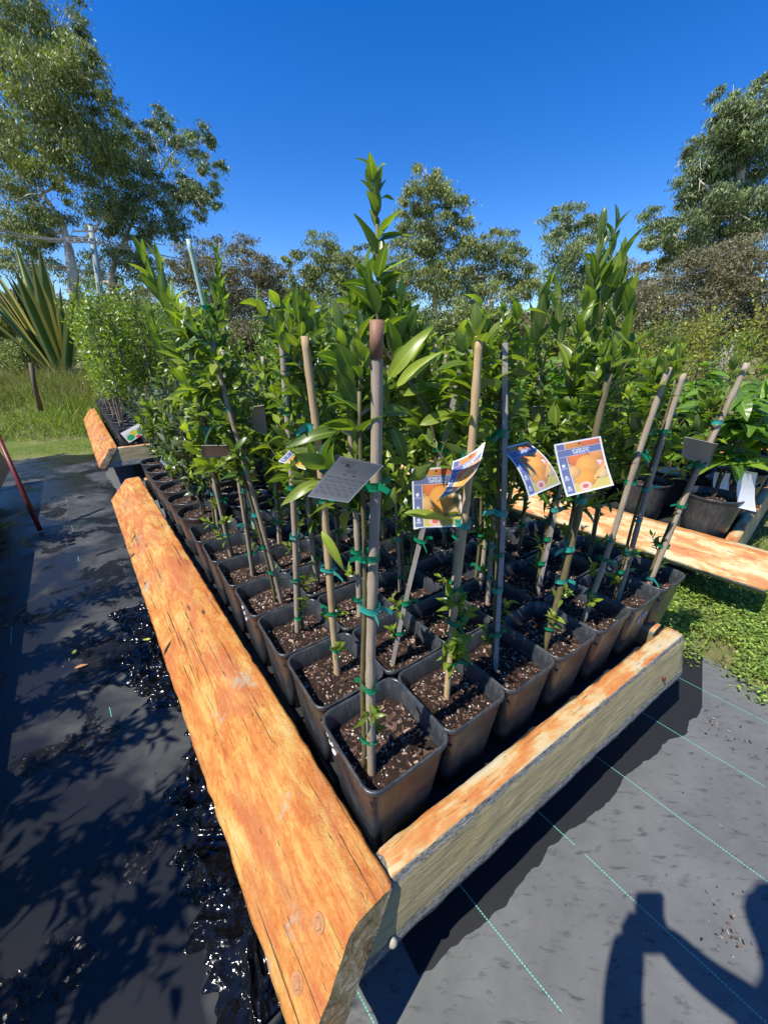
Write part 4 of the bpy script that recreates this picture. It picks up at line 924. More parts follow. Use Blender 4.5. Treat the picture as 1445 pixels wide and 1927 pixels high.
# ================================================================ ROUND POTS IN THE BACK HALF OF THE BED
def round_shrub(sd, leafm, hgt, spread, LL, ww, n, tint=(.1, .9), stemn=4, ribs=0, kind='rd', nleaf=6, cards=None, z0=.2):
    global rng
    rng = np.random.default_rng(3000 + sd); r2 = np.random.default_rng(sd + 77)
    e = pot_thing('potted_shrub', (0, 0, 0), kind, 0, sd); lf = MB(); tw = MB()
    bz = .21
    for q in range(stemn):
        a = q * 2.4 + sd; tip = np.array([math.cos(a) * spread * r2.uniform(.3, .9), math.sin(a) * spread * r2.uniform(.3, .9), bz + hgt * r2.uniform(.7, 1.0)])
        u = np.linspace(0, 1, 9)[:, None]; path = np.array([0, 0, bz - .02]) * (1 - u) + tip * u; path[:, :2] *= (u ** .8); path[:, :2] += r2.normal(0, .006, (9, 2)) * (u > 0)
        tw.tube(path, np.linspace(.006, .0025, 9), 6)
        for w in range(n // stemn):
            f = r2.uniform(z0, 1.0); i_ = min(7, int(f * 8)); p = path[i_] + (path[i_ + 1] - path[i_]) * (f * 8 - i_)
            a2 = r2.uniform(0, 6.28); d = np.array([math.cos(a2), math.sin(a2), r2.uniform(.2, 1.1)])
            if ribs:
                P = [p]; k = 6; pth = p + nrm(d) * np.linspace(0, .12, 4)[:, None]; tw.tube(pth, [.0025, .002, .002, .0015], 4)
                k = 5; tt = r2.uniform(.2, 1, k); P = pth[0] + (pth[-1] - pth[0]) * tt[:, None]; D = rdir(k, -.25, .35); N = nrm(np.array([0, 0, 1.]) + .25 * rdir(k)); Ls = LL * r2.uniform(.7, 1.2, k)
                add_leaves(lf, P, D, N, Ls, Ls * ww, r2.uniform(.1, .5, k), .12, 13, 0, r2.uniform(*tint, k), ribs=ribs)
            else: shoot(lf, tw, p, d, r2.uniform(.05, .11), nleaf, LL, ww=ww, tint=tint, n=5, up=.8)
    tw.build('stems', M['barkbrown'], e, True); lf.build('foliage', M[leafm], e, not ribs)
    return e
RG = [round_shrub(s, 'greyleaf' if s < 2 else ('citrus' if s == 2 else 'bright'), [.62, .72, .80, .70][s], .15, .062, .52, 60, stemn=5, tint=(0, 1)) for s in range(4)]
ru = [False] * 4
c_ = 0
for j in range(6):
    for i in range(5):
        p = ST(.135 + i * .245, 1.78 + j * .252, BZ); k = [0, 1, 2, 0, 3][(i + j * 2) % 5] if i < 3 else [2, 3, 2][(i + j) % 3]
        hs_ = 1.0 if i else .92
        place(RG, ru, k, p, c_ * 1.3, f'round potted shrub {ORD[i]} from the left board, {ORD[j]} row behind the square pots', 'shrubs in round black pots behind the citrus', scale=hs_); c_ += 1
# two young plants with cards near the far left end of the bed
card('plant_card', cpx([(267, 792), (276, 813), (243, 833), (226, 815)], [3.0] * 4), .04, None, lime_print, nu=50, nv=66)
co = bpy.data.objects['plant_card.015'] if 'plant_card.015' in bpy.data.objects else None
cards = [o for o in bpy.data.objects if o.name.startswith('plant_card') and o.parent is None]
if cards:
    tag(cards[0], 'white card with green and yellow fruit picture beside the far left bed end board', 'plant card')
kk = card('plant_card', cpx([(309, 845), (331, 862), (327, 891), (300, 868)], [2.4] * 4), .04, None, dkgreen_print, nu=50, nv=66)
tag(kk, 'dark green picture card hanging among grey leaved shrubs near the left board', 'plant card')

# ================================================================ FAR BEDS
far_left = simple_frame('raised_bed_frame', -.03, 4.56, 1.35, 3.7, 'orange bed frame with grey end board, holding bright saplings in narrow pots')
def cane_sapling(sd, leafm='bright', hgt=1.45, LL=.05, crown=(.55, 1.0), spread=.13, n=26, kind='tb', canemat='bamboo', name='potted_sapling', nl=7, ww=.42):
    global rng
    rng = np.random.default_rng(5000 + sd); r2 = np.random.default_rng(sd + 177)
    e = pot_thing(name, (0, 0, 0), kind, 0, sd); top = np.array([r2.normal(0, .05), r2.normal(0, .05), .2 + hgt * .72])
    stake_mesh((.015, 0, .18), top, .006, sd=sd).build('stake', M[canemat], e, True)
    lf = MB(); tw = MB(); u = np.linspace(0, 1, 10)[:, None]; path = np.array([-.01, 0, .19]) * (1 - u) + (top + [0, 0, hgt * .24]) * u; path[:, :2] += r2.normal(0, .008, (10, 2)); tw.tube(path, np.linspace(.006, .0025, 10), 6)
    for q in range(n):
        f = crown[0] + (crown[1] - crown[0]) * (q + .5) / n; i_ = min(8, int(f * 9)); p = path[i_] + (path[i_ + 1] - path[i_]) * (f * 9 - i_); a = q * 2.4
        shoot(lf, tw, p, (math.cos(a), math.sin(a), r2.uniform(.2, 1)), spread * r2.uniform(.6, 1.3), nl, LL, ww=ww, tint=(.2, 1), n=4, up=.7)
    tw.build('stems', M['barkbrown'], e, True); lf.build('foliage', M[leafm], e, True)
    return e
CS = [cane_sapling(s, ['citrus', 'bright', 'citrus', 'bright'][s], hgt=[1.30, 1.05, 1.42, 1.2][s], LL=.07, spread=.2, n=40, crown=(.22, 1.0)) for s in range(4)]; cu = [False] * 4; c_ = 0
for j in range(14):
    for i in range(4):
        p = ST(-.03 + .11 + i * .17, 4.56 + .14 + j * .25, BZ); c_ += 1
        place(CS, cu, (i * 3 + j * 2 + j // 3) % 4, p, c_ * 2.1, f'bright sapling in far left bed, {ORD[i]} column from its orange board, {ORD[j]} pot along', 'bright saplings in the far left bed')
# mixed citrus and shrubs filling the beds further back
FC = [cane_sapling(20 + s, ['citrus', 'greyleaf', 'citrus', 'bright', 'yellowish'][s], [1.15, .95, 1.25, 1.0, 1.05][s], .065, (.35, 1.0), .15, 26, 'rd', name='potted_citrus', nl=8, ww=[.36, .5, .38, .4, .4][s]) for s in range(5)]
fu = [False] * 5; c_ = 0
for j in range(9):
    for i in range(2):
        p = ST(-.03 + .80 + i * .32, 4.72 + j * .38, BZ); c_ += 1
        place(FC, fu, [1, 0, 2, 3, 0][(i * 2 + j) % 5], p, c_ * 1.7, f'bush in far left bed, {ORD[i]} column past the saplings, {ORD[j]} row from grey board', 'bushes in the far left bed')

# right hand bed: weathered beam, ribbed leaf plants in big round pots
rightbed = empty('raised_bed_frame', ST(2.18, -.02)); tag(rightbed, 'weathered orange bed frame at right holding round pots of ribbed leaf plants', 'bed frame')
rb0 = np.array([1.875, 1.735, 0]); rbd = nrm(np.array([-.655, .756, 0.]))
rbo = np.array([-rbd[1], rbd[0], 0])
plank('side_board', rb0 - rbd * .12, 2.87, rbd, rbo, [(-.085, .300), (-.0, .300), (.115, .165), (.080, .125)], rightbed, WM, [3, 3, 2, 3], 2, sd=11)
R2d = np.array([rbd[1], -rbd[0], 0]); R2o = -rbd
plank('front_board', rb0 + R2d * .05 + rbd * .06, 2.4, R2d, R2o, [(-.055, .275), (0, .275), (.02, .10), (-.03, .10)], rightbed, WM, [3, 1, 2, 1], 2, sd=12, step=.05)
mb = MB(); R_ = np.array(Matrix.Rotation(math.atan2(R2d[1], R2d[0]), 3, 'Z'))
for i in range(12): mb.box(rb0 + R2d * 1.25 + rbd * (.17 + i * .22) + np.array([0, 0, .22]) - np.array(rightbed.location), (2.2, .21, .02), R_)
mb.build('slat_base', M['darkbase'], rightbed)
for a_, b_ in ((.3, .3), (2.1, .3), (.3, 2.5), (2.1, 2.5)):
    mb = MB(); mb.box(rb0 + R2d * a_ + rbd * b_ + np.array([0, 0, .066]) - np.array(rightbed.location), (.19, .19, .285), R_); mb.build('support_block', M['darkbase'], rightbed)
RB = [round_shrub(40 + s, 'ribbed', [.60, .68, .54][s], .15, .165, .42, 20, stemn=3, ribs=.05, z0=.38) for s in range(3)]; bu = [False] * 3; c_ = 0
for j in range(7):
    for i in range(5):
        p = rb0 + R2d * (.26 + i * .37) + rbd * (.24 + j * .345) + np.array([rng.normal(0, .012), rng.normal(0, .012), BZ]); c_ += 1
        place(RB, bu, (i + j * 2) % 3, p, c_ * 2.3, f'ribbed leaf plant {ORD[i]} from the weathered beam, {ORD[j]} row of the right bed', 'ribbed leaf plants in the right hand bed')
# white cards standing in the round pots
def wcard(px, py, w, h, Y, label):
    t = card('price_card', cpx([(px, py), (px + w, py + h * .06), (px + w * .9, py + h), (px - w * .1, py + h * .9)], Y), .06, None, mat=M['whitecard'])
    tag(t, label, 'plant card', 'white cards on the ribbed leaf plants')
wcard(1392, 885, 34, 78, 1.95, 'tall white card in the front round pot of the right bed at the right edge'); wcard(1243, 878, 42, 36, 2.5, 'white card under leaves of the ribbed plants, leftmost of the three white cards'); wcard(1345, 888, 30, 40, 2.2, 'white card in a round pot behind the leaning bare stake')
# third bed further right / back, then rows of taller shrubs
b3 = simple_frame('raised_bed_frame', 5.35, .7, 1.5, 2.9, 'distant orange bed frame seen through the ribbed leaf plants on the right', wood=1)
c_ = 0
for j in range(7):
    for i in range(3):
        p = ST(5.65 + i * .42, .9 + j * .40, BZ); c_ += 1
        place(FC, fu, [0, 3, 4][(i + j) % 3], p, c_ * 1.1, f'bush in distant bed beyond ribbed leaf plants, {ORD[i]} column, {ORD[j]} from near end', 'bushes in the distant right bed')
b4 = simple_frame('raised_bed_frame', 2.35, 4.2, 1.5, 3.4, 'orange bed frame behind the right hand bed, mostly hidden by citrus bushes', wood=1)
for j in range(7):
    for i in range(4):
        p = ST(2.6 + i * .36, 4.42 + j * .45, BZ); c_ += 1
        place(FC, fu, [0, 2, 1, 3, 0][(i * 2 + j) % 5], p, c_ * 1.3, f'citrus bush behind the ribbed leaf plants, {ORD[i]} column from left, {ORD[j]} row', 'bushes in the bed behind the ribbed leaf plants', scale=1.12)
# yellow green hedge row
HG = [cane_sapling(60 + s, 'yellowish', 1.35 + .1 * s, .06, (.30, 1.0), .24, 60, 'rd', name='potted_shrub', nl=8, ww=.45) for s in range(3)]; hu = [False] * 3
c_ = 0
for r_, (xa, ya, xb, yb, n) in enumerate([(3.3, 6.6, 6.3, 4.6, 11), (3.6, 7.1, 6.9, 4.9, 11)]):
    for q in range(n):
        f = q / (n - 1); c_ += 1
        place(HG, hu, (q + r_) % 3, (xa + (xb - xa) * f, ya + (yb - ya) * f, GZ + .01), c_ * 2.2, f'yellowish shrub in {["front", "back"][r_]} row below brown thicket, {ORD[q]} from its left end', 'yellowish shrubs in rows at the right', scale=1.0 + .22 * f)

# left bed beside the aisle (its plants shade the aisle)
lb = empty('raised_bed_frame', ST(0, 0) + LO * 1.02 + Ld * 1.0); tag(lb, 'raised bed frame across the left aisle whose grey board end shows at the left edge', 'bed frame')
base = np.array(lb.location)
plank('side_board', ST(0, 0) + LO * 1.02 + Ld * -1.6, 6.85, Ld, -LO, [(-.08, .300), (0, .300), (.04, .10), (-.04, .10)], lb, WM, [3, 2, 2, 2], 2, sd=21, step=.05)
mb = MB(); R_ = np.array(Matrix.Rotation(math.atan2(Ld[1], Ld[0]), 3, 'Z'))
mb.box(ST(0, 0) + LO * 1.55 + Ld * 1.9 + np.array([0, 0, .222]) - base, (6.6, 1.0, .02), R_); mb.build('slat_base', M['darkbase'], lb)
for b_ in (-1.2, .4, 2.0, 3.6, 4.9):
    mb = MB(); mb.box(ST(0, 0) + LO * 1.3 + Ld * b_ + np.array([0, 0, .066]) - base, (.19, .19, .285), R_); mb.build('support_block', M['darkbase'], lb)
LB = [cane_sapling(80 + s, 'citrus', [1.0, 1.12, .9][s], .085, (.3, 1.0), .15, 24, 'rd', name='potted_citrus', nl=8, ww=.4) for s in range(3)]; lu = [False] * 3; c_ = 0
for j, t_ in enumerate([-1.35, -1.0, -.65, -.3, .05, .4, .75, 1.1, 1.45, 1.8, 2.2]):
    for i in range(2):
        p = ST(0, 0) + LO * (1.25 + i * .36) + Ld * t_ + np.array([0, 0, BZ]); c_ += 1
        place(LB, lu, (i + j) % 3, p, c_ * 1.9, f'citrus bush shading the left aisle, {ORD[i]} from the aisle, {ORD[j]} along its bed', 'bushes in the bed across the left aisle')
# low sprawling plant at the far end of that bed and a red handle leaning there
rng = np.random.default_rng(91); lf = MB(); tw = MB(); e = pot_thing('potted_vine', ST(0, 0, BZ) + LO * 1.12 + Ld * 3.55, 'rd', 0, 0); tag(e, 'vine with lobed leaves trailing over the board end at the left edge', 'potted plant')
for q in range(16):
    a = -.9 + rng.normal(0, .8); shoot(lf, tw, (0, 0, .22), (math.cos(a), math.sin(a), .45), rng.uniform(.25, .5), 9, .075, ww=.85, tint=(.2, .9), n=5, droop=.3)
tw.build('stems', M['barkbrown'], e, True); lf.build('foliage', M['citrus'], e, True)
mb = MB(); p0 = at(64, 968, 2.75); p1 = at(-6, 815, 2.95); p0[2] = GZ + .02; mb.tube([p0, (p0 + p1) / 2, p1], [.017, .016, .016], 10); ho = mb.build('garden_tool_handle', M['rust'], None, True)
tag(ho, 'red handle leaning against the bed end at the left edge', 'tool handle')

# ================================================================ GROUND BITS
rng = np.random.default_rng(5)
def crumple(name, pts, label, z0=GZ + .012, amp=.02, sd=1):
    """wrinkled film: strip along the left board"""
    r2 = np.random.default_rng(sd); n, m = 620, 120
    t = np.linspace(pts[0], pts[1], n)[:, None]; w0 = pts[2] + .03 * np.sin(t * 5) + .02 * np.sin(t * 17 + 1); w1 = pts[3] + .07 * np.sin(t * 4.1 + 1) + .045 * np.sin(t * 9 + 2) + .03 * np.sin(t * 23) * np.sin(t * 7) + .016 * np.sin(t * 61) + .01 * np.sin(t * 143) - .05
    f = np.linspace(0, 1, m)[None]; o = w0 + (w1 - w0) * f; P = A0 + Ld * t[..., None] + LO * o[..., None]
    def vn(sc, seed):
        r3 = np.random.default_rng(seed); G = r3.random((320, 80)); wv_ = .03 * np.sin(o * 21 + t * 9); X = ((t + 1 + wv_) * sc) % 318; Y = ((o + wv_) * sc) % 78; xi = np.floor(X).astype(int); yi = np.floor(Y).astype(int); fx = X - xi; fy = Y - yi; fx = fx * fx * (3 - 2 * fx); fy = fy * fy * (3 - 2 * fy)
        return G[xi, yi] * (1 - fx) * (1 - fy) + G[xi + 1, yi] * fx * (1 - fy) + G[xi, yi + 1] * (1 - fx) * fy + G[xi + 1, yi + 1] * fx * fy
    r = 1 - np.abs(vn(9, sd) * 2 - 1); r2_ = 1 - np.abs(vn(22, sd + 1) * 2 - 1); r3_ = 1 - np.abs(vn(37, sd + 2) * 2 - 1); r4_ = 1 - np.abs(vn(110 * .72, sd + 3) * 2 - 1)
    pk = np.clip(vn(6, sd + 9) * 3 - 1.1, 0, 1); z = z0 + amp * (r ** 3 * .9 + r2_ ** 3 * .45 + pk * (r3_ ** 2 * .25)) * np.clip(np.minimum(f, 1 - f) * 8, 0.1, 1)
    P[..., 2] = z; F = [(i * m + j, i * m + j + 1, (i + 1) * m + j + 1, (i + 1) * m + j) for i in range(n - 1) for j in range(m - 1)]
    mb = MB(); mb.add(P.reshape(-1, 3), F); return tag(mb.build(name, M['film'], None, True), label, 'plastic sheet')
crumple('plastic_sheet', (.10, 1.95, .14, .38), 'crumpled wet black plastic film lying on the mat beside the orange left board', amp=.022, sd=3)
# fallen leaves and litter
def fleaf(px, py, L, m_, label, a=0):
    r = ray(px, py); p = np.array([0, 0, H]) + r * ((H - GZ - .02) / -r[2]); lfm = MB()
    add_leaves(lfm, [p], [(math.cos(a), math.sin(a), .05)], [(0, .1, 1)], L, L * .45, .1, .1, 7); tag(lfm.build('fallen_leaf', M[m_], None, True), label, 'leaf')
fleaf(268, 1204, .045, 'yleaf', 'pale yellow green leaf lying flat on the mat beside the left board', .1)
fleaf(138, 1232, .04, 'yleaf', 'small yellow leaf among grit in the left aisle', 2)
fleaf(140, 1258, .05, 'deadleaf', 'tan dry leaf just below the yellow one in the left aisle', .6)
fleaf(130, 1138, .03, 'yleaf', 'small pale leaf further up the wet left aisle', .2)
mb = MB()
def litter(mb, c, r, k, sz):
    for q in range(k):
        a = rng.uniform(0, 6.28); d = abs(rng.normal(0, r)); p = np.array([c[0] + math.cos(a) * d, c[1] + math.sin(a) * d, GZ + .013 + rng.uniform(0, .004)]); s = rng.uniform(.3, 1) * sz; b = rng.uniform(0, 6.28)
        R_ = np.array(Matrix.Rotation(b, 3, 'Z')) @ np.array(Matrix.Rotation(rng.normal(0, .5), 3, 'X')); mb.box(p, (s, s * rng.uniform(.25, .6), s * .18), R_, int(rng.choice([0, 0, 1, 1, 2])))
for px, py, r, k in ((1375, 1770, .04, 40), (1340, 1370, .05, 22), (1400, 1400, .06, 22), (120, 975, .15, 120), (150, 1230, .05, 60), (230, 950, .2, 150), (1180, 1800, .25, 5), (1350, 1560, .25, 6)):
    r_ = ray(px, py); p = np.array([0, 0, H]) + r_ * ((H - GZ) / -r_[2]); litter(mb, p, r, k, .009)
tag(mb.build('leaf_litter', [M['chip_brown'], M['grit'], M['chip_pale']]), kind='stuff')
# pebble stuck on the front board, rust blob
mb = MB(); pb = A0 + Rd * -.02 + RO * .036 + np.array([0, 0, .158]); n = 10
rings = [[(math.cos(a) * rr, math.sin(a) * rr * .8, z) for a in np.linspace(0, 2 * math.pi, 12, endpoint=False)] for rr, z in ((.004, -.013), (.009, -.009), (.011, 0), (.0085, .008), (.003, .013))]
loft(mb, rings, True, True); o = mb.build('pebble', M['pebble'], None, True); o.location = tuple(pb); tag(o, 'pale pebble stuck to the khaki outer face of the front board', 'stone')
mb = MB(); rings = [[(math.cos(a) * rr, math.sin(a) * rr * .8, z) for a in np.linspace(0, 2 * math.pi, 10, endpoint=False)] for rr, z in ((.002, -.011), (.006, -.005), (.006, .003), (.002, .009))]
loft(mb, rings, True, True); o = mb.build('ladybird_sized_screw_head', M['rust'], None, True); o.name = 'screw_head'; o.location = tuple(A0 + Rd * 1.12 + RO * .030 + np.array([0, 0, .20])); tag(o, 'small red screw head on the far end of the khaki front board face', 'screw')

# ================================================================ GRASS, WEEDS
def blades(name, k, region, hmin, hmax, mat, wd=.006, lean=.35, zf=hterr, clump=None):
    P = []
    x0, x1, y0, y1, test = region
    X = rng.uniform(x0, x1, k * 3); Y = rng.uniform(y0, y1, k * 3); ok = test(X, Y); X, Y = X[ok][:k], Y[ok][:k]; k = len(X)
    hN = rng.uniform(hmin, hmax, k) * (.7 + .5 * np.sin(X * 3.1) * np.cos(Y * 2.7))
    P = np.stack([X, Y, zf(X, Y) - .01], 1); D = nrm(np.stack([rng.normal(0, lean, k), rng.normal(0, lean, k), np.ones(k)], 1)); N = rdir(k, -.2, .2)
    mb = MB(); add_leaves(mb, P, D, N, hN, wd, rng.uniform(.0, .6, k), 0, 4, 0, rng.uniform(0, 1, k)); return tag(mb.build(name, mat), kind='stuff')
bank = lambda x, y: (y - (5.6 + .33 * (x + 4.2))) > .85
blades('tall_grass', 46000, (-11, -2.6, 4.5, 11.5, lambda x, y: bank(x, y)), .18, .46, M['grass'], .009, .45)
blades('dry_seed_grass', 12000, (-11, -3.2, 6, 10.5, lambda x, y: (y - (5.6 + .33 * (x + 4.2))) > 1.9), .35, .75, M['drygrass'], .008, .45)
blades('short_grass', 16000, (-9, -1.5, 3.5, 9, lambda x, y: ((y - (5.15 + .33 * (x + 4.2))) > .03) & (~bank(x, y))), .02, .07, M['grass'], .006, .6)
# grass under the right bed and between beds
blades('aisle_grass', 26000, (1.0, 7, .9, 7, lambda x, y: (x * .788 + y * .616 > 2.02) & (x * .616 - y * .788 < .05)), .03, .13, M['grass'], .006, .6)
def weed_patch(name, spots, k, sz, mat):
    mb = MB()
    P = []
    for (cx, cy, r) in spots:
        kk_ = int(k * r * r / .04); a = rng.uniform(0, 6.28, kk_); d = r * np.sqrt(rng.uniform(0, 1, kk_)) * rng.uniform(.75, 1.15, kk_)
        hh = rng.uniform(.01, .075, kk_) * (1 - (d / r) ** 2 * .6); P.append(np.stack([cx + np.cos(a) * d, cy + np.sin(a) * d, hh + .01 + GZ], 1))
    P = np.vstack(P); k = len(P); D = rdir(k, -.1, .6); N = nrm(np.array([0, 0, 1.]) + .5 * rdir(k)); L = sz * rng.uniform(.6, 1.3, k)
    add_leaves(mb, P, D, N, L, L * .5, rng.uniform(0, .4, k), .12, 4, 0, rng.uniform(.1, 1, k)); return tag(mb.build(name, mat), kind='stuff')
def gpt(px, py): r = ray(px, py); p = r * ((H - GZ) / -r[2]); return p[0], p[1]
sp = []
for px, py, r in ((1290, 1175, .10), (1330, 1195, .08), (1262, 1160, .08), (1395, 1205, .09), (1435, 1190, .10), (1420, 1240, .09), (1400, 1255, .06), (1440, 1275, .06), (1435, 1220, .1), (1380, 1165, .1), (1445, 1150, .15), (1340, 1130, .15), (1300, 1110, .2), (1420, 1110, .2), (1480, 1230, .15), (1500, 1290, .12), (1390, 1275, .03)):
    x, y = gpt(px, py); sp.append((x, y, r))
for _ in range(46):
    p_ = rng.uniform(2.02, 3.3); q_ = rng.uniform(-1.2, .25); sp.append((p_ * .788 + q_ * .616, p_ * .616 - q_ * .788, rng.uniform(.08, .2)))
weed_patch('creeping_weeds', sp, 900, .018, M['weed'])

# ================================================================ FLAX, POST, POLE
rng = np.random.default_rng(31)
fl = MB(); fb_ = at(118, 700, 9.0); fb_[2] = hterr(np.array(fb_[0]), np.array(fb_[1])) + .0; k = 34
def strap(mb, p, d, L, W, droop):
    n = 14; t = np.linspace(0, 1, n); d = nrm(np.array(d)); s = nrm(np.cross(d, [0, 0, 1.])); up = np.cross(s, d)
    prof = np.clip(np.minimum(1, (1 - t) * 3.2), .02, 1) * (.6 + .4 * np.minimum(1, t * 4)); cols = np.linspace(-1, 1, 7)
    V = []; T = []
    for i in range(n):
        c = p + d * L * t[i] - np.array([0, 0, droop * L * t[i] ** 2.4])
        for q in cols: V.append(c + s * q * W / 2 * prof[i] + up * abs(q) * W * .22 * prof[i]); T.append((q + 1) / 2)
    F = [(i * 7 + j, i * 7 + j + 1, (i + 1) * 7 + j + 1, (i + 1) * 7 + j) for i in range(n - 1) for j in range(6)]
    mb.add(V, F, 0, np.array(T))
for q in range(k):
    a = rng.uniform(0, 6.28); sp_ = rng.uniform(.05, .85) if q > 14 else rng.uniform(.02, .4); d = (math.cos(a) * sp_ * .85, math.sin(a) * sp_ * .6, 1)
    strap(fl, fb_ + np.array([math.cos(a) * .1, math.sin(a) * .1, 0]), d, rng.uniform(1.9, 2.75), rng.uniform(.22, .30), sp_ * rng.uniform(.02, .2))
tag(fl.build('flax_plant', M['flax'], None, True), 'big variegated flax with sword leaves edged in yellow on the grassy bank at left', 'plant')
mb = MB(); p = at(65, 735, 6.2); mb.tube([p + [0, 0, -.3], p + [.02, 0, .05], at(58, 683, 6.2)], [.035, .033, .03], 7); tag(mb.build('fence_post', M['barkbrown'], None, True), 'short dark weathered post in the tall grass in front of the flax', 'post')
pole = empty('power_pole', at(192, 640, 17)); tag(pole, 'grey concrete power pole with crossarm in front of the gum trees at left', 'power pole')
pb_, pt_ = at(192, 640, 17), at(171, 425, 17); off = np.array(pole.location); pb_[2] -= 1.5
mb = MB(); mb.tube([pb_ - off, (pb_ + pt_) / 2 - off, pt_ - off], [.13, .11, .09], 10); mb.build('pole', M['concrete'], pole, True)
mb = MB(); mb.box(pt_ - off + [-.3, -.2, -.53], (1.3, .05, .06)); mb.box(pt_ - off + [-.2, -.2, -.20], (.8, .05, .05)); mb.build('crossarm', M['wire'], pole)
for q in range(5): mb = MB(); mb.tube([pt_ - off + [-.85 + q * .27, -.2, -.50], pt_ - off + [-.85 + q * .27, -.2, -.40]], [.04, .03], 6); mb.build('insulator', M['whitecard'], pole)
def wire(a, b, sag, label):
    u = np.linspace(0, 1, 24)[:, None]; P = a * (1 - u) + b * u; P[:, 2] -= sag * 4 * (u * (1 - u))[:, 0]; mb = MB(); mb.tube(P, .012, 4); tag(mb.build('power_line', M['wire']), label, 'wire', 'overhead power lines')
for q in range(3):
    wire(pt_ + [-.85 + q * .54, -.2, -.40], at(-60, 405 + q * 9, 15), .2, f'thin overhead wire running left from the pole, {["upper", "middle", "lower"][q]} of three')
    wire(pt_ + [-.85 + q * .54, -.2, -.40], at(560, 500 + q * 8, 30), .3, f'thin overhead wire running right from the pole towards the trees, {["upper", "middle", "lower"][q]} of three')
wire(at(-60, 468, 13), at(620, 560, 28), .3, 'lone lower wire crossing in front of the gum tree trunks')

# ================================================================ TREES
mb = MB(); r9 = np.random.default_rng(12); n9 = 1400; a9 = np.linspace(0, 2 * math.pi, n9 + 1)
hp = 7 + 2.5 * np.sin(a9 * 9) + 1.5 * np.sin(a9 * 23 + 1) + r9.normal(0, .5, n9 + 1)
V9 = []; F9 = []
for i in range(n9 + 1):
    for (rr, zz) in ((105, -1), (104, hp[i] * .6), (107 + r9.normal(0, .5), hp[i]), (130, hp[i] * .9), (170, -1)): V9.append((math.sin(a9[i]) * rr, math.cos(a9[i]) * rr, zz))
for i in range(n9):
    for j in range(4): F9.append((i * 5 + j, (i + 1) * 5 + j, (i + 1) * 5 + j + 1, i * 5 + j + 1))
mb.add(V9, F9); t9 = NT('distant_woodland'); nz9 = t9.noise(t9.coord(), .9, 6, .75); t9.set(base=t9.ramp(nz9, [(.35, (.018, .024, .012)), (.6, (.07, .085, .04))]), rough=1.0, spec=.1); t9.bump(nz9, 1, 1.0)
tag(mb.build('wooded_ridge', t9.m, None, True), kind='structure')
def crown_pts(clumps, Y, depth, dens, sub, seed):
    """tufts of leaves spread through each clump; returns positions and a random leaf tint"""
    r2 = np.random.default_rng(seed); P = []; tint = []; cent = []
    for (px, py, rx, ry) in clumps:
        dY = r2.uniform(-depth, depth); c = at(px, py, Y + dY); sc = (Y + dY) / FPX / math.cos(PITCH)
        k_ = 1.22 if Y > 30 else 1.04; RX, RZ = rx * sc * k_, ry * sc * k_; RY = (RX + RZ) / 2
        cent.append((c, RX, RY, RZ)); area = rx * ry
        nt = max(5, int(area * sub / 100)); d = rdir_r(r2, nt); rad = r2.uniform(.35, 1.0, nt) ** .6
        tc = c + d * rad[:, None] * np.array([RX, RY, RZ]); per = max(4, int(dens * area / nt))
        ts = r2.uniform(.11, .25, nt) * RY * 1.1
        for i in range(nt):
            g = r2.normal(0, 1, (per, 3)) * ts[i] * np.array([1, 1, .75]); g[:, 2] = -np.abs(g[:, 2]) * .3 + g[:, 2] * .8
            P.append(tc[i] + g); tint.append(np.clip(r2.normal(.48, .22) + r2.normal(0, .18, per), 0, 1))
    return np.vstack(P), np.concatenate(tint), cent
def rdir_r(r, k):
    z = r.uniform(-1, 1, k); a = r.uniform(0, 6.28, k); q = np.sqrt(1 - z * z); return np.stack([q * np.cos(a), q * np.sin(a), z], 1)
def quad_leaves(mb, P, D, L, W, tint):
    k = len(P); D = nrm(D); S = nrm(np.cross(D, rdir(k))); L = L[:, None]; W = W[:, None]
    V = np.stack([P, P + D * L * .45 + S * W * .5, P + D * L, P + D * L * .45 - S * W * .5], 1).reshape(-1, 3); F = np.arange(k * 4).reshape(-1, 4); mb.add(V, F, 0, np.repeat(tint, 4))
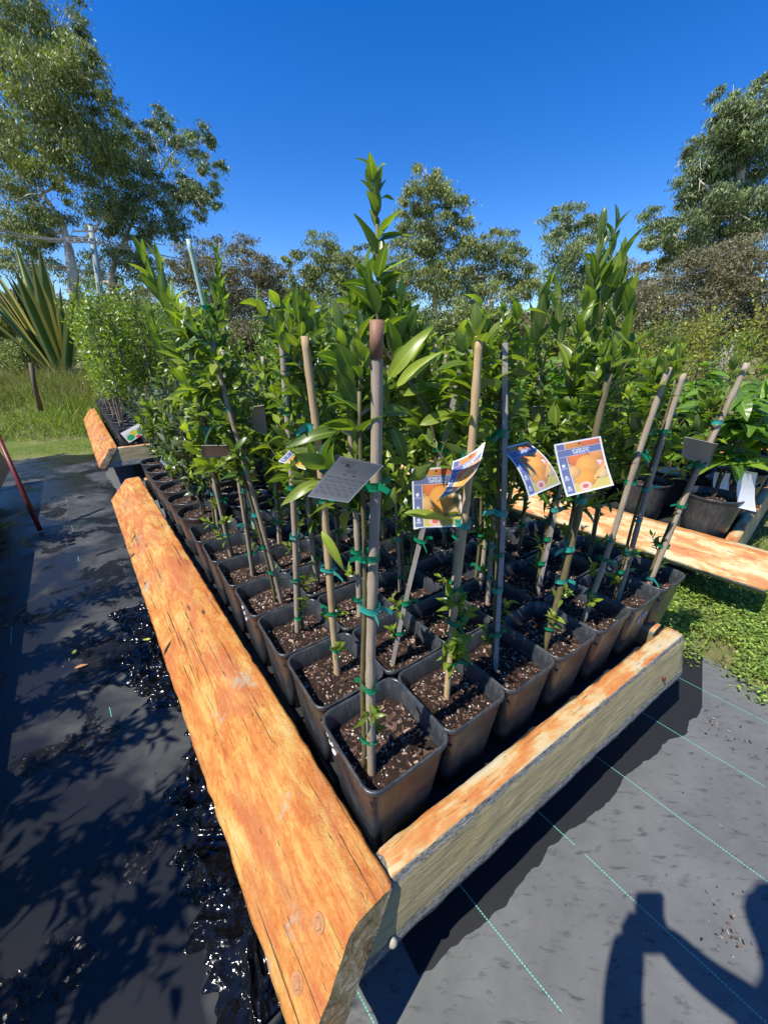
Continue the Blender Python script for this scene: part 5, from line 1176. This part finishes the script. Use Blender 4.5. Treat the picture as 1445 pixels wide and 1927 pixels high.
def tree(name, base_px, Y, limbs, clumps, label, cat='tree', group=None, leaf='gum', dens=1.0, sub=1.0, lpx=7, r0=None, droop=1.2, barkm='gumbark', seed=0, depth=1.5, lw=.28):
    global rng
    rng = np.random.default_rng(seed); sc = Y / FPX
    bpt = at(base_px[0], base_px[1], Y); e = empty(name, (bpt[0], bpt[1], GZ)); tag(e, label, cat, group); off = np.array(e.location)
    P, T, cent = crown_pts(clumps, Y, depth, dens, sub, seed)
    D = np.stack([rng.normal(0, .6, len(P)), rng.normal(0, .6, len(P)), np.full(len(P), -droop)], 1) if droop > 0 else rdir(len(P))
    L = lpx * sc * rng.uniform(.6, 1.4, len(P)); mb = MB(); quad_leaves(mb, P - off, D, L, L * lw, T); mb.build('crown', M[leaf], e)
    tk = MB(); r0 = r0 or 10 * sc
    g = np.array([bpt[0], bpt[1], GZ]) 
    nodes = []
    main = [g] + [at(x, y, Y) for x, y in limbs[0]]; main = np.array(main); nm = len(main)
    tt = np.linspace(0, nm - 1, nm * 5); mp = np.stack([np.interp(tt, range(nm), main[:, c]) for c in range(3)], 1); mp[1:-1] += rng.normal(0, .015 * Y * .05, (len(mp) - 2, 3))
    tk.tube(mp - off, np.linspace(r0, r0 * .35, len(mp)), 8); nodes += [(p, r0 * (1 - .65 * i / len(mp))) for i, p in enumerate(mp)]
    for lb_ in limbs[1:]:
        pts = np.array([at(x, y, Y + rng.normal(0, .3)) for x, y in lb_]); d = [np.linalg.norm(p - pts[0]) for p, r in nodes]; i = int(np.argmin(d)); pts = np.vstack([nodes[i][0], pts]) ; r_ = min(nodes[i][1] * .8, r0 * .6)
        tt = np.linspace(0, len(pts) - 1, len(pts) * 4); mp = np.stack([np.interp(tt, range(len(pts)), pts[:, c]) for c in range(3)], 1); tk.tube(mp - off, np.linspace(r_, r_ * .35, len(mp)), 7); nodes += [(p, r_ * (1 - .65 * j / len(mp))) for j, p in enumerate(mp)]
    for (c, RX, RY, RZ) in cent:     # branches into every clump
        d = [np.linalg.norm(p - c) + (2.0 * RY if p[2] > c[2] + RZ * .3 else 0) for p, r in nodes]; i = int(np.argmin(d)); p0, r1 = nodes[i]; r1 = min(r1 * .6, RY * .09)
        mid = (p0 + c) / 2 + rng.normal(0, .12 * np.linalg.norm(c - p0) + .01, 3); u = np.linspace(0, 1, 8)[:, None]; pth = p0 * (1 - u) ** 2 + mid * 2 * u * (1 - u) + c * u ** 2; tk.tube(pth - off, np.linspace(r1, r1 * .4, 8), 5)
        for q in range(4):
            tip = c + rdir(1)[0] * np.array([RX, RY, RZ]) * .8; tk.tube(np.array([pth[5], (pth[5] + tip) / 2 + rng.normal(0, .05 * RY, 3), tip]) - off, [r1 * .5, r1 * .35, r1 * .15], 4)
    tk.build('trunk', M[barkm], e, True)
    return e
tree('gum_tree', (148, 640), 22, [[(146, 600), (138, 520), (130, 470), (118, 420)], [(95, 385), (70, 350), (40, 335)], [(120, 340), (100, 260), (70, 180), (60, 130)], [(160, 450), (175, 435), (200, 400)], [(120, 330), (150, 345), (190, 338)]],
     [(5, 20, 55, 45), (70, 20, 18, 20), (125, 18, 26, 26), (30, 85, 50, 35), (85, 75, 45, 32), (125, 110, 36, 24), (165, 140, 32, 24), (190, 168, 16, 16), (0, 130, 45, 40), (60, 140, 48, 34), (110, 165, 50, 26), (30, 200, 50, 32), (95, 205, 42, 28), (160, 205, 50, 28), (205, 235, 26, 22), (0, 255, 50, 42), (60, 255, 50, 32), (130, 250, 46, 30), (185, 270, 40, 30), (10, 320, 50, 30), (90, 300, 46, 26), (150, 300, 36, 26), (30, 390, 55, 38), (90, 385, 32, 20), (165, 365, 36, 26), (200, 320, 36, 26), (10, 445, 45, 30), (70, 440, 40, 22), (45, 490, 50, 20)],
     'tall pale trunked gum tree filling the upper left corner', leaf='gum', dens=2.1, sub=1.2, lpx=5.4, droop=.8, r0=.36, seed=1, group='gum trees behind the nursery')
tree('gum_tree', (215, 640), 25, [[(213, 570), (210, 520), (218, 480)], [(195, 530), (185, 500)], [(240, 440), (262, 380), (300, 330), (330, 280)], [(335, 325), (372, 300), (395, 290)], [(250, 410), (220, 350)]],
     [(262, 238, 16, 12), (283, 245, 20, 14), (312, 228, 20, 14), (335, 245, 24, 18), (350, 268, 22, 16), (375, 262, 22, 16), (395, 285, 18, 14), (410, 322, 12, 16), (250, 262, 30, 26), (270, 290, 26, 22), (235, 300, 30, 26), (315, 330, 28, 20), (345, 345, 30, 22), (380, 340, 26, 18), (395, 365, 18, 14), (300, 365, 32, 24), (350, 385, 34, 20), (385, 395, 18, 14), (255, 345, 36, 28), (215, 375, 36, 28), (250, 400, 36, 26), (300, 410, 34, 22), (345, 430, 22, 12), (200, 425, 36, 24), (240, 450, 38, 26), (290, 450, 30, 22), (215, 490, 50, 24), (270, 500, 40, 22), (170, 520, 46, 22)],
     'spreading gum tree with rounded leafy lobes behind the power pole', leaf='gumblue', dens=2.0, sub=1.2, lpx=5.2, droop=.8, r0=.30, seed=2, group='gum trees behind the nursery')
tree('gum_tree', (430, 640), 34, [[(432, 580), (430, 530)], [(460, 520), (480, 490)], [(400, 520), (385, 480)]],
     [(395, 478, 36, 20), (440, 470, 28, 18), (470, 495, 32, 22), (500, 515, 22, 24), (410, 515, 45, 24), (460, 535, 45, 24), (505, 555, 22, 28), (400, 560, 50, 26), (460, 575, 50, 28), (355, 500, 28, 24), (420, 600, 60, 24)],
     'brownish olive gum behind the pale green cane', leaf='brush', dens=3.0, sub=1.8, lpx=5.0, r0=.25, seed=3, group='distant gum trees along the skyline', depth=1.5, droop=.6)
tree('gum_tree', (610, 640), 36, [[(612, 580), (606, 530)], [(580, 500)], [(650, 520)]],
     [(600, 468, 26, 20), (625, 485, 26, 18), (585, 495, 24, 18), (552, 484, 16, 12), (535, 495, 10, 10), (650, 500, 24, 18), (560, 515, 28, 18), (615, 515, 40, 18), (660, 525, 30, 18), (545, 540, 18, 18), (590, 545, 40, 20), (645, 555, 42, 22), (600, 580, 60, 24), (560, 590, 40, 22), (665, 478, 14, 10), (690, 470, 12, 8)],
     'round topped gum left of the tall leaf spire', leaf='gum', dens=3.0, sub=1.8, lpx=5.0, r0=.25, seed=4, group='distant gum trees along the skyline', droop=.8)
tree('gum_tree', (820, 640), 34, [[(818, 560), (812, 480), (808, 400)], [(840, 440), (855, 390)], [(790, 480), (775, 420)], [(850, 510), (865, 470)]],
     [(800, 318, 18, 14), (812, 340, 22, 16), (788, 352, 22, 16), (775, 375, 20, 16), (808, 372, 26, 18), (850, 365, 16, 14), (862, 388, 20, 18), (875, 410, 10, 10), (835, 400, 26, 18), (785, 405, 26, 18), (850, 430, 26, 18), (808, 440, 34, 20), (865, 455, 14, 12), (775, 450, 24, 18), (835, 472, 32, 18), (790, 490, 34, 22), (845, 505, 30, 20), (740, 480, 26, 22), (815, 530, 46, 24), (760, 530, 36, 24), (830, 570, 56, 26)],
     'tallest distant gum just right of the leaf spire against the sky', leaf='gum', dens=3.0, sub=1.9, lpx=5.0, r0=.24, seed=5, group='distant gum trees along the skyline', droop=.9)
tree('gum_tree', (925, 640), 32, [[(925, 580), (922, 520)], [(900, 520)], [(955, 510)]],
     [(925, 445, 26, 14), (940, 465, 28, 18), (905, 465, 22, 16), (885, 490, 26, 18), (925, 492, 34, 20), (965, 490, 28, 20), (985, 510, 18, 18), (900, 525, 36, 22), (950, 530, 40, 22), (985, 545, 22, 20), (920, 565, 50, 24)],
     'yellow green dome shaped gum between the leaf spire and the bushy sapling', leaf='gum', dens=3.0, sub=1.8, lpx=5.0, r0=.22, seed=6, group='distant gum trees along the skyline', droop=.8)
tree('gum_tree', (1085, 640), 34, [[(1085, 560), (1080, 480)], [(1105, 460)], [(1060, 450)]],
     [(1055, 402, 22, 14), (1090, 408, 26, 16), (1115, 428, 20, 16), (1045, 425, 20, 16), (1085, 440, 32, 18), (1125, 455, 14, 14), (1060, 465, 28, 20), (1105, 480, 30, 20), (1075, 505, 36, 22), (1120, 515, 26, 18), (1050, 535, 34, 24), (1100, 555, 46, 26)],
     'dark gum behind the tall bushy sapling right of centre', leaf='gumblue', dens=3.0, sub=1.8, lpx=5.0, r0=.22, seed=7, group='distant gum trees along the skyline', droop=.8)
tree('gum_tree', (1185, 640), 38, [[(1186, 590), (1182, 540)]],
     [(1180, 503, 36, 12), (1150, 518, 20, 14), (1215, 515, 18, 14), (1150, 545, 26, 18), (1190, 555, 40, 18), (1225, 545, 22, 20)],
     'low wide gum on the skyline left of the big right hand tree', leaf='brush', dens=3.0, sub=1.9, lpx=5, r0=.2, seed=8, group='distant gum trees along the skyline', droop=.8)
tree('gum_tree', (1385, 640), 22, [[(1382, 560), (1378, 480), (1385, 400), (1395, 300), (1410, 230)], [(1350, 400), (1330, 350)], [(1300, 480), (1265, 440)], [(1430, 380)]],
     [(1363, 190, 14, 18), (1368, 225, 22, 24), (1345, 255, 26, 26), (1425, 195, 32, 26), (1400, 225, 28, 26), (1445, 240, 36, 30), (1380, 265, 36, 28), (1335, 295, 30, 28), (1420, 290, 40, 30), (1370, 315, 38, 28), (1315, 335, 26, 28), (1345, 350, 34, 26), (1410, 345, 40, 28), (1300, 372, 22, 26), (1340, 395, 36, 28), (1390, 395, 40, 28), (1435, 390, 30, 30), (1310, 415, 30, 22), (1360, 435, 44, 26), (1415, 440, 40, 26), (1248, 405, 24, 18), (1235, 435, 22, 20), (1262, 432, 24, 22), (1255, 465, 26, 22), (1280, 490, 30, 22), (1330, 470, 46, 24)],
     'big dense drooping gum tree at the right edge', leaf='gumblue', dens=3.4, sub=1.7, lpx=5.4, droop=.9, r0=.34, seed=9, group='gum trees behind the nursery', depth=1.2)
tree('brush_thicket', (1340, 690), 11, [[(1340, 620), (1335, 560)], [(1280, 600), (1240, 560)], [(1400, 600), (1430, 540)]],
     [(1400, 478, 46, 26), (1350, 500, 46, 28), (1440, 500, 36, 30), (1300, 520, 44, 28), (1390, 535, 50, 30), (1255, 545, 40, 26), (1330, 560, 50, 32), (1440, 560, 40, 36), (1215, 575, 40, 26), (1280, 590, 50, 32), (1380, 590, 56, 34), (1180, 598, 34, 24), (1230, 620, 50, 28), (1320, 625, 56, 30), (1430, 620, 44, 34)],
     'brown twiggy thicket below the big right hand gum', 'bush', leaf='brush', dens=3.0, sub=2.2, lpx=5, r0=.05, seed=10, droop=0, barkm='darkbark', depth=.5, lw=.3)
# low dark growth behind the beds
us = [(-10, 590, 15), (60, 575, 16), (130, 600, 15), (40, 650, 11), (250, 570, 17), (310, 600, 16), (370, 620, 16), (470, 625, 18), (560, 630, 17), (650, 625, 18), (740, 620, 17), (830, 625, 16), (905, 600, 15), (985, 610, 16), (1060, 615, 17), (1130, 610, 15)]
desc = ['at the left edge under the tall gum', 'left of the flax leaves', 'behind the flax leaves', 'low at the left edge behind the bank', 'below the power pole', 'right of the power pole', 'behind the pale green cane', 'below the brownish gum', 'left of the round topped gum trunk', 'below the round topped gum', 'left below the leaf spire', 'right below the leaf spire', 'with dark spiky outline below the dome shaped gum', 'behind the bushy sapling at its left', 'behind the bushy sapling', 'right of the bushy sapling']
for q, (x, y, Y) in enumerate(us):
    r2 = np.random.default_rng(q + 50); cl = [(x + r2.normal(0, 26), y + r2.uniform(-14, 34), r2.uniform(26, 42), r2.uniform(16, 26)) for _ in range(8)]
    tree('bush', (x, 700), Y, [[(x, 660), (x + 4, 630)]], cl, f'dark leafy bush {desc[q]}', 'bush', 'bushes behind the nursery beds', leaf=['gum', 'brush', 'gumblue'][q % 3], dens=2.2, sub=2.0, lpx=5.5, r0=.06, seed=50 + q, droop=0, barkm='darkbark', depth=.8, lw=.35)

# ================================================================ PHOTOGRAPHER (behind the camera, throws the shadow at lower right)
def skin(name, verts, edges, radii, mat, parent, root=0, sub=2):
    me = bpy.data.meshes.new(name); me.from_pydata([tuple(v) for v in verts], edges, []); me.materials.append(mat)
    o = link(name, me, parent); md = o.modifiers.new('skin', 'SKIN')
    for i, r in enumerate(radii): me.skin_vertices[0].data[i].radius = (r, r) if not isinstance(r, tuple) else r
    me.skin_vertices[0].data[root].use_root = True; md.use_smooth_shade = True
    s = o.modifiers.new('subdivision', 'SUBSURF'); s.levels = s.render_levels = sub; return o
per = empty('person', (.10, -.34, GZ)); tag(per, 'photographer holding a phone, seen only by the shadow at lower right', 'person')
OFF = np.array([.10, -.34, GZ])
def W(*p): return np.array(p, float) - OFF
V = [W(.10, -.36, .95), W(.10, -.36, 1.12), W(.10, -.34, 1.32), W(.10, -.32, 1.44), W(.09, -.26, 1.52), W(.08, -.20, 1.60), W(.075, -.18, 1.68),      # 0-6 pelvis..head
     W(-.07, -.33, 1.40), W(-.17, -.24, 1.08), W(-.10, -.10, 1.10), W(-.062, -.035, 1.165),     # 7-10 left arm
     W(.27, -.33, 1.40), W(.33, -.20, 1.06), W(.10, -.085, 1.11), W(.012, -.035, 1.165),        # 11-14 right arm
     W(.01, -.36, .88), W(-.01, -.33, .48), W(-.02, -.38, .0), W(-.03, -.26, -.04),
     W(.19, -.36, .88), W(.21, -.33, .48), W(.22, -.38, .0), W(.24, -.26, -.04)]
E_ = [(0, 1), (1, 2), (2, 3), (3, 4), (4, 5), (5, 6), (3, 7), (7, 8), (8, 9), (9, 10), (3, 11), (11, 12), (12, 13), (13, 14), (0, 15), (15, 16), (16, 17), (17, 18), (0, 19), (19, 20), (20, 21), (21, 22)]
R_s = [(.15, .11), (.135, .10), (.155, .11), (.08, .07), .052, .078, .07, .055, .046, .040, .034, .055, .046, .040, .034, .085, .058, .04, .035, .085, .058, .04, .035]
skin('body', V, E_, R_s, M['shirt'], per)
hv = [W(.078, -.205, 1.66), W(.078, -.21, 1.72)]; skin('hair', hv, [(0, 1)], [.088, .07], M['hair'], per)
for sx, hx in ((-1, -.064), (1, .016)):
    for q in range(4):
        z = 1.205 - q * .018; a = W(hx, -.03, z - .01); b = W(hx + sx * -.0, -.012, z); c = W(hx * .8 - sx * -.000, -.0085, z + .004)
        skin('finger', [W(hx, -.036, 1.18), a, b, W(hx - sx * .014, -.0225, z + .002)], [(0, 1), (1, 2), (2, 3)], [.012, .009, .008, .007], M['skin'], per, sub=1)
mb = MB(); rings = []
fwv = np.array([0, math.cos(PITCH), -math.sin(PITCH)]); upv = np.array([0, math.sin(PITCH), math.cos(PITCH)]); rtv = np.array([1., 0, 0])
for d_, sc in ((-.0135, .94), (-.012, 1), (-.007, 1), (-.0055, .94)):
    rings.append([tuple(np.array([0, 0, H]) + rtv * (p[0] * sc) + upv * (p[1] * sc - .055) + fwv * d_) for p in square_ring(1, .0, 0)] if False else [tuple(np.array([-.024, 0, H]) + rtv * (x * sc) + upv * (y * sc - .050) + fwv * d_) for x, y in [((.0375 - .01) * sx_ + .01 * math.cos(a), (.075 - .01) * sy_ + .01 * math.sin(a)) for sx_, sy_, a0 in ((1, 1, 0), (-1, 1, 90), (-1, -1, 180), (1, -1, 270)) for a in [math.radians(a0 + 30 * z_) for z_ in range(4)]]])
loft(mb, rings, True, True); tag(mb.build('phone', M['phone']), 'phone held upright by the photographer, taking the picture', 'phone')
